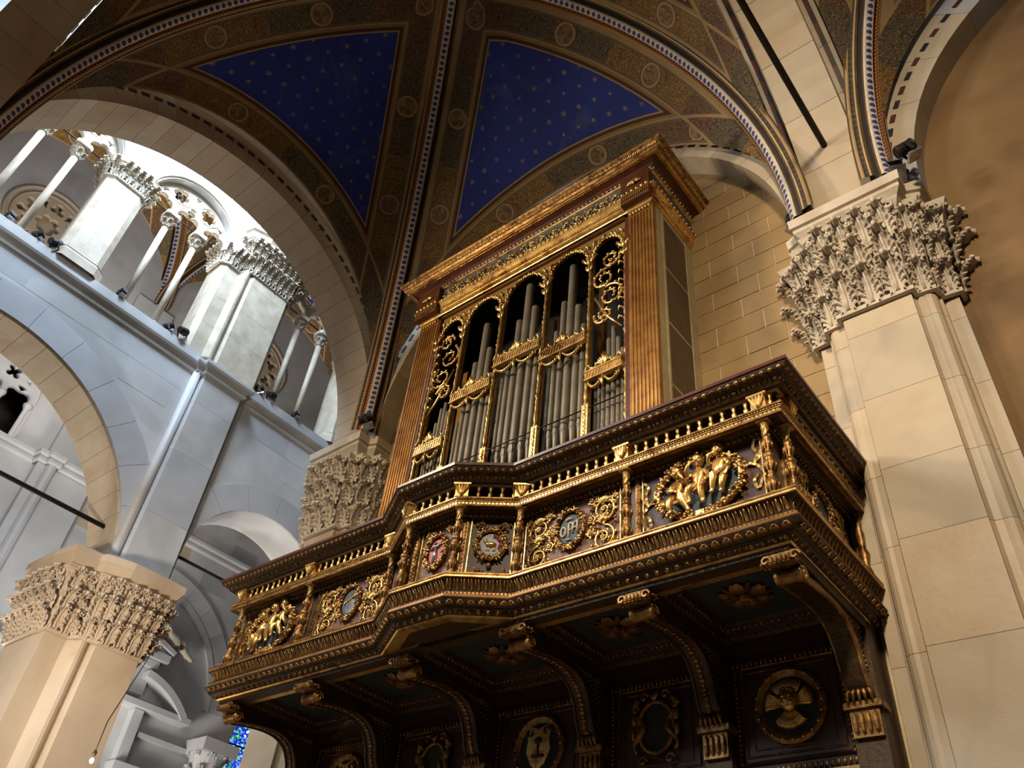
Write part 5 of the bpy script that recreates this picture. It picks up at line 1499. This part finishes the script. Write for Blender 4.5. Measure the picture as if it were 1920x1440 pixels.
# architrave, frieze, cornice
ostrip('architrave', [(.0, 10.76), (.01, 10.78), (.035, 10.79), (.035, 10.87), (.055, 10.88), (.055, 10.96), (.085, 10.985), (.105, 11.0), (.105, 11.05), (.05, 11.06)], G)
pc = M(); pc.tube([(0, 0, -.03), (0, .012, 0), (0, 0, .03)], [.006, .011, .006], 5); ostuff(org, 'architrave_flutes', pc, G, .05, 10.92, .034)
pc = M(); pc.ell((0, 0, 0), (.014, .014, .014), 6, 4); ostuff(org, 'architrave_beads', pc, G, .04, 10.825, .032)
eg = M(); eg.ell((0, 0, 0), (.030, .026, .030), 8, 5); egm = eg.mesh('gilded_egg', G, True); arc = org.children[-1]
st = ostrip('egg_band', [(.06, 11.0), (.105, 11.01), (.118, 11.04), (.11, 11.07), (.05, 11.08)], GD); orow(egm, 'gilded_egg', st, .108, 11.035, .094)
st = ostrip('frieze', [(.045, 11.07), (.045, 11.42)], BLU, 'slate coloured frieze with gilded scrolls')
rg = random.Random(4)
for k in range(16):
    x = CX0 + .55 + (CX1 - CX0 - 1.1) * (k + .5) / 16
    b = M(); scroll(b, x, 11.24, .115, 1.4, 1 if k % 2 else -1, PI * (k % 2), .013, y=CY - .06); 
    for q in range(5): b.ell((x + rg.uniform(-.14, .14), CY - .06, 11.24 + rg.uniform(-.13, .13)), (.028, .012, .018), 6, 4)
    b.obj('frieze_scroll', G, st, True)
# projecting blocks of the entablature over the pilasters
for x0, x1 in ((-4.31, -3.79), (-8.86, -8.32)):
    b = M(); b.box(x0, x1, CY - .14, CY, 10.79, 11.44); bl = b.obj('frieze_block', WCO, org, lab='brown block with gilded leaf ornament')
    b = M(); c = (x0 + x1) / 2
    for k in range(7): a = PI * k / 6; b.tube([(c, CY - .15, 11.2), (c + .09 * cos(a), CY - .17, 11.2 + .07 * sin(a)), (c + .16 * cos(a), CY - .15, 11.22 + .08 * sin(a))], [.01, .02, .006], 5)
    b.ell((c, CY - .17, 11.2), (.035, .03, .04), 8, 5); b.obj('leaf_ornament', G, bl, True)
    b = M()
    for q in range(6): b.ell((x0 + .04 + q * (x1 - x0 - .08) / 5, CY - .15, 11.035), (.03, .026, .03), 8, 5)
    for q in range(14): b.ell((x0 + .02 + q * (x1 - x0 - .04) / 13, CY - .145, 10.83), (.013, .012, .013), 5, 4)
    for q in range(14): b.box(x0 + .012 + q * (x1 - x0 - .04) / 13, x0 + .032 + q * (x1 - x0 - .04) / 13, CY - .152, CY - .14, 10.89, 10.96)
    b.box(x0, x1, CY - .16, CY - .14, 10.97, 11.0)
    b.obj('block_mouldings', G, bl)
ostrip('frieze_fillet', [(.045, 11.41), (.075, 11.42), (.085, 11.45), (.06, 11.46)], G)
st = ostrip('bead_course', [(.06, 11.455), (.07, 11.50), (.055, 11.51)], WCO)
pc = M(); pc.ell((0, 0, 0), (.021, .021, .026), 8, 5); orow(pc.mesh('pearl', G, True), 'pearl', st, .085, 11.49, .082)
ostrip('corona', [(.055, 11.50), (.075, 11.53), (.12, 11.565), (.19, 11.585), (.215, 11.59)], WCO, 'red-brown polished cove')
ostrip('dentil_band', [(.215, 11.585), (.225, 11.60), (.25, 11.605), (.255, 11.615), (.285, 11.62)], G)
pc = M(); pc.box(-.012, .012, -.02, .02, -.012, .006); ostuff(org, 'cornice_dentils', pc, G, .240, 11.596, .038, False)
st = ostrip('leaf_cymatium', [(.285, 11.615), (.30, 11.63), (.33, 11.67), (.375, 11.70), (.395, 11.715), (.402, 11.725), (.402, 11.77), (.0, 11.80), (-1, 11.80)], GD)
lc = M()
for k in (-1, 0, 1): lc.ell((k * .028, .02, .0), (.016, .045 - .012 * abs(k), .016), 6, 4, Matrix.Rotation(.55, 4, 'X'))
lcm = lc.mesh('cornice_leaf', G, True)
orow(lcm, 'cornice_leaf', st, .315, 11.655, .090)
b = M(); b.box(CX0 - .35, CX1 + .35, CY - .35, 8.0, 11.74, 11.80); b.obj('case_top', WCO, org)
b = M(); b.box(CX0, CX1, CY + .1, 8.0, 10.74, 11.7); b.obj('case_head', BLK, org)
b = M(); b.box(CX0 + .1, CX1 - .1, 7.90, 7.96, 4.2, 10.8); b.box(CX0 + .1, CX0 + .14, CY + .1, 7.9, 4.2, 10.8); b.box(CX1 - .14, CX1 - .1, CY + .1, 7.9, 4.2, 10.8); b.obj('case_back', BLK, org)
# inner frame
YI = 6.85
b = M()
b.box(-8.36, -8.30, CY + .03, YI + .12, 4.2, 10.76); b.box(-4.34, -4.27, CY + .03, YI + .12, 4.2, 10.76); b.box(-8.36, -4.27, CY + .03, YI + .06, 10.70, 10.78)
b.obj('inner_frame', WCO, org)
SEP = [-8.28, -7.66, -6.80, -5.86, -5.00, -4.36]
BAR = [7.60, 8.42, 8.76, 8.42, 7.60]
APX = [10.50, 10.62, 10.66, 10.62, 10.50]
for i, x in enumerate(SEP):
    b = M(); rr = []; z = 6.0 if 0 < i < 5 else 5.0; k = 0
    while z < 10.35:
        rr.append((.020 + .011 * (k % 2) + .012 * ((k % 7) == 3), z)); z += .055; k += 1
    b.lathe(rr, 8, T((x, YI - .03, 0))); co = b.obj('leafy_colonnette', G, org, True)
    b = M(); b.box(x - .035, x + .035, YI, YI + .05, 4.2, 10.3); b.obj('backing_strip', SIL, co)
    if 0 < i < 5:
        b = M(); b.box(x - .05, x + .05, YI - .05, YI + .03, 6.62, 7.15)
        for s in range(7): b.ell((x, YI - .055, 6.66 + s * .07), (.03, .014, .028), 6, 4)
        b.obj('pedestal', G, co)
    # finial: leaf head with side wings
    b = M()
    for s in (-1, 1):
        b.tube([(x, YI - .05, 10.02), (x + s * .07, YI - .08, 10.10), (x + s * .13, YI - .07, 10.20), (x + s * .15, YI - .06, 10.16)], [.02, .035, .02, .006], 6)
        b.tube([(x, YI - .05, 9.85), (x + s * .05, YI - .07, 9.93), (x + s * .06, YI - .07, 10.0)], [.015, .022, .008], 6)
    b.ell((x, YI - .08, 10.1), (.04, .04, .10), 8, 6); b.ell((x, YI - .07, 9.92), (.03, .03, .07), 8, 5)
    if i in (2, 3): b.ell((x, YI - .10, 10.24), (.035, .035, .04), 8, 6)
    b.obj('winged_leaf_head', G, co, True)
# pierced arcade above the pipes: scalloped arches
for i in range(5):
    x0, x1 = SEP[i], SEP[i + 1]; c = (x0 + x1) / 2; r = (x1 - x0) / 2 - .04; zs = 10.18; top = APX[i]
    sc = []
    N = 26
    for k in range(N + 1):
        a = PI * k / N; rr = 1 - .055 * abs(sin(k * PI / 2 * 1.0)) ; ry = (top - zs)
        sc.append((c + r * rr * cos(a), zs + ry * rr * sin(a)))
    outer = [(x1, 10.05), (x1, 10.74), (x0, 10.74), (x0, 10.05), (c - r, 10.05)] + sc[::-1] + [(c + r, 10.05)]
    plate(outer, [], .03, SIL, 'spandrel_plate', org, planeY(YI + .0), .004, lab='silvered spandrel board')
    b = M(); b.tube([(px_, YI - .03, pz_) for px_, pz_ in sc], .026, 6)
    for k in range(0, N + 1, 1):
        px_, pz_ = sc[k]; b.ell((px_, YI - .045, pz_), (.028, .022, .028), 6, 4)
    for s in (-1, 1):
        for (dx, dz, L) in ((.0, .12, .10), (.10, .10, .08), (.18, .16, .07)):
            xx = c + s * (r + .0 - dx); b.tube([(xx, YI - .03, zs + dz + .14), (xx - s * .03, YI - .06, zs + dz + .22), (xx - s * L, YI - .04, zs + dz + .25)], [.012, .026, .006], 6)
    b.obj('leafy_arch', G, org, True)
# pipes
def pipe(x, zt, zb, r, parent=org, flat=False):
    foot = .62 if r > .04 else .42
    b = M(); b.lathe([(r * .35, zb), (r, zb + foot), (r, zt - .012), (r * .96, zt)], 14, T((x, YI + .10, 0)), caps=True)
    o = b.obj('organ_pipe', TIN, parent, True)
    # mouth
    zm = zb + foot
    b = M(); b.prism([(-r * .55, 0), (r * .55, 0), (0, r * 3.2)], 0, .006, T((x, YI + .10 - r * .93, zm)) @ Matrix.Rotation(PI / 2, 4, 'X')); b.box(x - r * .5, x + r * .5, YI + .10 - r * 1.0, YI + .10 - r * .9, zm - .03, zm - .012)
    b.obj('pipe_mouth', TIN, o)
def bay(i, tops, wid):
    x0, x1 = SEP[i] + .04, SEP[i + 1] - .04
    xs = []; tot = sum(wid); x = x0; sc = (x1 - x0) / tot
    for t, w_ in zip(tops, wid):
        xc = x + w_ * sc / 2; x += w_ * sc
        pipe(xc, t, 6.35 if 0 < i < 4 else 6.35, w_ * sc / 2 * .93)
bay(2, [8.55, 9.12, 9.72, 10.50, 9.88, 9.18, 8.7], [.75, .95, 1.15, 1.4, 1.15, .95, .75])
bay(1, [8.05, 8.66, 9.22, 10.06, 9.42, 8.8, 8.3], [.75, .95, 1.15, 1.4, 1.15, .95, .75])
bay(3, [8.35, 9.02, 9.62, 10.40, 9.38, 8.9, 8.2], [.75, .95, 1.15, 1.4, 1.15, .95, .75])
bay(0, [7.75, 8.0, 8.25, 8.52, 8.62, 8.4, 8.2, 7.95], [.8, .9, 1, 1.1, 1.1, 1, .9, .8])
bay(4, [7.75, 7.9, 8.12, 8.35, 8.55, 8.3, 8.05, 7.85], [.8, .9, 1, 1.1, 1.1, 1, .9, .8])
# second rank behind, wooden pipes glimpsed
for x, z in ((-5.12, 10.15), (-4.55, 10.1), (-7.98, 9.6), (-6.0, 9.85)):
    b = M(); b.box(x - .05, x + .05, 7.3, 7.4, 6.5, z); b.obj('wooden_pipe', GW, org, lab='pale wooden pipe glimpsed behind')
b = M(); b.tube([(-8.28, YI - .02, 7.10), (-4.36, YI - .02, 7.09)], .010, 6); b.obj('tie_rod', IRN, org, True)
# carved bars with crest and garlands
def carved_bar(i):
    x0, x1 = SEP[i] + .02, SEP[i + 1] - .02; z = BAR[i]; c = (x0 + x1) / 2; y = YI - .07
    b = M(); b.box(x0, x1, y - .03, y + .03, z - .065, z + .065); b.box(x0 - .01, x1 + .01, y - .045, y + .03, z + .065, z + .085); b.box(x0 - .01, x1 + .01, y - .045, y + .03, z - .085, z - .065)
    n = int((x1 - x0) / .05)
    for k in range(n): b.tube([(x0 + .02 + k * .05, y - .035, z - .05), (x0 + .045 + k * .05, y - .04, z + .05)], .010, 5)
    br = b.obj('carved_bar', G, org)
    b = M()
    for k in range(7):
        a = PI * (.08 + .84 * k / 6); L = .17 if k == 3 else .13
        b.tube([(c, y, z + .10), (c + L * .6 * cos(a), y - .04, z + .12 + L * .8 * sin(a)), (c + L * 1.0 * cos(a), y - .02, z + .11 + L * 1.25 * sin(a))], [.014, .026, .006], 6)
    for s in (-1, 1):
        pts = [(c + s * (.06 + .03 * k), y - .02, z + .12 + .035 * sin(k * 1.3)) for k in range(int((x1 - x0) / 2 / .03) - 3)]
        if len(pts) > 2: b.tube(pts, .016, 5)
        for k in range(0, len(pts), 2): b.ell((pts[k][0], y - .03, pts[k][2] + .02), (.022, .015, .022), 6, 4)
        b.tube([(x0 if s < 0 else x1, y - .02, z + .09), ((x0 + .04) if s < 0 else x1 - .04, y - .03, z + .2), ((x0 + .07) if s < 0 else x1 - .07, y - .02, z + .15)], [.02, .02, .008], 6)
    b.obj('palmette_crest', G, br, True)
    b = M(); w2 = (x1 - x0) / 2 - .07
    for s in (-1, 1):
        pts = [(c + s * (.02 + w2 * k / 10), y - .02, z - .12 - .13 * sin(PI * k / 10) ** .8) for k in range(11)]
        b.tube(pts, [.012 + .014 * sin(PI * k / 10) for k in range(11)], 6)
        for k in range(1, 10): b.ell((pts[k][0], y - .035, pts[k][2]), (.02, .018, .02), 6, 4)
        b.tube([(c + s * (.02 + w2), y - .02, z - .10), (c + s * (.02 + w2), y - .02, z - .2)], [.012, .006], 5)
    b.tube([(c, y - .03, z - .10), (c - .01, y - .04, z - .20), (c, y - .03, z - .30)], [.018, .026, .010], 6)
    b.obj('garland', G, br, True)
for i in range(5): carved_bar(i)
# openwork scrolls in the outer bays
for i, s in ((0, 1), (4, -1)):
    x0, x1 = SEP[i] + .03, SEP[i + 1] - .03; c = (x0 + x1) / 2; w_ = x1 - x0
    for k, (z, r, sg) in enumerate(((9.95, .17, 1), (9.55, .22, -1), (9.12, .23, 1), (8.75, .16, -1))):
        b = M(); xx = c + (.06 if k % 2 else -.06) * s
        n = 22; pts = [(xx + r * (1 - .75 * q / n) * cos(sg * s * q * .42 + k), YI - .03, z + r * 1.05 * (1 - .75 * q / n) * sin(sg * s * q * .42 + k)) for q in range(n + 1)]
        b.tube(pts, [.026 - .012 * q / n for q in range(n + 1)], 6)
        for q in range(0, n, 2): b.ell((pts[q][0] + .01, YI - .05, pts[q][2] + .012), (.030, .018, .022), 6, 4)
        b.obj('openwork_scroll', G, org, True)
    b = M(); side = x1 if s < 0 else x0
    for k in range(9):
        z = 10.1 - k * .2; b.tube([(side, YI - .03, z), (side - (-s) * .06, YI - .05, z + .05), (side - (-s) * .10, YI - .03, z - .01)], [.015, .025, .006], 6)
    b.tube([(c - s * .25, YI - .03, 8.35), (c, YI - .04, 8.7), (c + s * .22, YI - .03, 9.2)], [.012, .026, .014], 6)
    b.obj('openwork_leaves', G, org, True)
b = M(); b.box(-8.3, -4.3, YI - .02, 7.6, 6.2, 6.34); b.obj('windchest', WCO, org)
b = M(); b.box(-8.36, -4.27, YI - .02, YI + .06, 4.2, 6.3); b.obj('case_base', WCO, org)

# ================================================================== small things
# iron tie rods
def rod(p, q, r, lab, grp=None):
    b = M(); b.tube([p, q], r, 8); o = b.obj('tie_rod', IRN, None, True); tag(o, lab, 'tie rod', grp); return o
rod((-16.5, -3.5, 8.33), (-16.5, 6.0, 8.33), .05, 'thick black iron bar across the great arch at the left edge')
rod((-16.6, 7.3, 8.55), (-16.6, 11.1, 8.55), .04, 'black iron bar across the small arch left of the gallery')
rod((-1.32, 7.48, 10.66), (-1.32, -.4, 10.66), .045, 'black iron rod hanging under the broad marble arch overhead')
for (a, b_), lab in zip(WIN[1:4], ('thin rod across the left triforium window', 'thin rod across the triforium window left of the great pier', 'thin rod across the triforium window right of the great pier')):
    rod((XT - .30, a, 16.64), (XT - .30, b_, 16.64), .022, lab)
# spotlights
def spotlight():
    t = thing('spotlight', (0, 0, 0), None, 'spotlight')
    b = M(); b.lathe([(.06, -.12), (.085, -.10), (.09, .10), (.10, .12)], 12, Matrix.Rotation(PI / 2, 4, 'Y') @ T((-.16, 0, 0))); b.obj('housing', IRN, t)
    b = M(); b.lathe([(.085, .0), (.085, .01)], 12, Matrix.Rotation(PI / 2, 4, 'Y') @ T((-.16, 0, .115))); b.obj('lens', LNS, t)
    b = M(); b.box(-.02, .02, -.11, -.095, .0, .17); b.box(-.02, .02, .095, .11, .0, .17); b.box(-.02, .02, -.11, .11, -.012, .0); b.obj('bracket', IRN, t)
    b = M(); b.box(-.09, .09, -.08, .08, -.05, -.012); b.obj('foot', SLV, t)
    return t
sp0 = spotlight()
spots = [((-15.95, .95, 13.14), .3, .9, 'spotlight on the ledge at the left edge of the view'), ((-15.95, 1.62, 13.14), .8, 1., 'white spotlight on the ledge left of the bright pier'),
         ((-15.95, 1.98, 13.14), 2., 1.1, 'black tilted spotlight at the foot of the bright square pier'), ((-15.90, 3.62, 13.14), .2, .9, 'spotlight on the ledge by the third column'),
         ((-15.95, 4.95, 13.14), .9, 1., 'silver spotlight just left of the great pier'), ((-15.90, 5.26, 13.14), 2.2, 1.1, 'black spotlight tilted up beside the great pier base'),
         ((-15.93, 7.66, 13.14), .9, 1., 'silver spotlight in the shaded window right of the great pier'), ((-15.95, 8.02, 13.14), 2.2, 1.1, 'black spotlight next to the slim column base'),
         ((-15.90, 8.85, 13.14), .3, .9, 'lowest black spotlight on the ledge near the beige arch'),
         ((-2.02, 7.50, 9.50), 2.6, 1.1, 'small spotlight on the left end of the right capital'), ((-.60, 7.42, 9.50), -1.2, 1.3, 'black spotlight on the right end of the right capital'),
         ((-.34, 7.22, 9.46), .4, 1.0, 'second spotlight behind, at the right end of the capital'), ((-10.48, 7.32, 9.52), .6, 1.1, 'black spotlight on the left capital below the painted rib')]
for i, (p, a, s, lab) in enumerate(spots):
    o = sp0 if i == 0 else copy_tree(sp0, Matrix())
    o.matrix_basis = T(p) @ RZ(a) @ Matrix.Rotation(-.5, 4, 'Y') @ Matrix.Scale(s, 4)
    tag(o, lab, 'spotlight', 'floodlights on ledges and capitals')
# hanging bulb
t = thing('hanging_lamp', (-12.0, 5.4, 3.04), 'small glowing bulb on a wire at lower left', 'lamp')
b = M(); b.ell((-12.0, 5.41, 3.03), (.028, .028, .038), 12, 8); b.obj('bulb', LMP, t, True)
b = M(); b.lathe([(.02, 3.09), (.03, 3.13), (.012, 3.17)], 8, T((-12.0, 5.41, 0))); b.obj('socket', IRN, t, True)
b = M(); b.tube([(-12.0, 5.41, 3.16), (-12.0, 5.41, 3.55), (-11.9, 5.6, 4.6)], .008, 5); b.obj('wire', IRN, t, True)
pl_ = bpy.data.lights.new('bulb_light', 'POINT'); pl_.energy = 25; pl_.color = (1, .7, .4); pl_.shadow_soft_size = .05
po = bpy.data.objects.new('bulb_light', pl_); po.location = (-11.9, 5.25, 2.95); COL.objects.link(po); setparent(po, t)
# reclining statue on the altar pediment
V = [(0, 0, 0), (0, .22, .20), (0, .30, .42), (0, .32, .56), (0, -.05, -.02), (0.05, -.42, .10), (.05, -.62, -.25), (.1, -.72, -.30), (-.05, -.40, -.14), (-.05, -.78, -.34), (0, -.88, -.30),
     (.12, .34, .36), (.18, .10, .22), (.2, -.10, .26), (-.12, .40, .34), (-.15, .58, .16), (-.12, .62, -.02)]
E2 = [(0, 1), (1, 2), (2, 3), (0, 4), (4, 5), (5, 6), (6, 7), (4, 8), (8, 9), (9, 10), (2, 11), (11, 12), (12, 13), (2, 14), (14, 15), (15, 16)]
Rr = [.17, .15, .14, .07, .15, .11, .075, .05, .11, .07, .05, .08, .06, .045, .08, .06, .045]
sm_ = skin_body(V, E2, Rr, 'body', MARW, None, None, 2)
st_ = inst(sm_, 'reclining_statue', None, T((XF + .35, 11.6, 9.72)) @ Matrix.Rotation(PI, 4, 'Z'))
tag(st_, 'pale marble figure reclining on the slope of the altar pediment', 'statue')
b = M(); b.ell((0, .34, .68), (.10, .11, .13), 12, 8); b.ell((0.09, .34, .67), (.03, .02, .03), 6, 4)
b.obj('head', MARW, st_, True, M4=T((XF + .35, 11.6, 9.72)) @ Matrix.Rotation(PI, 4, 'Z'))
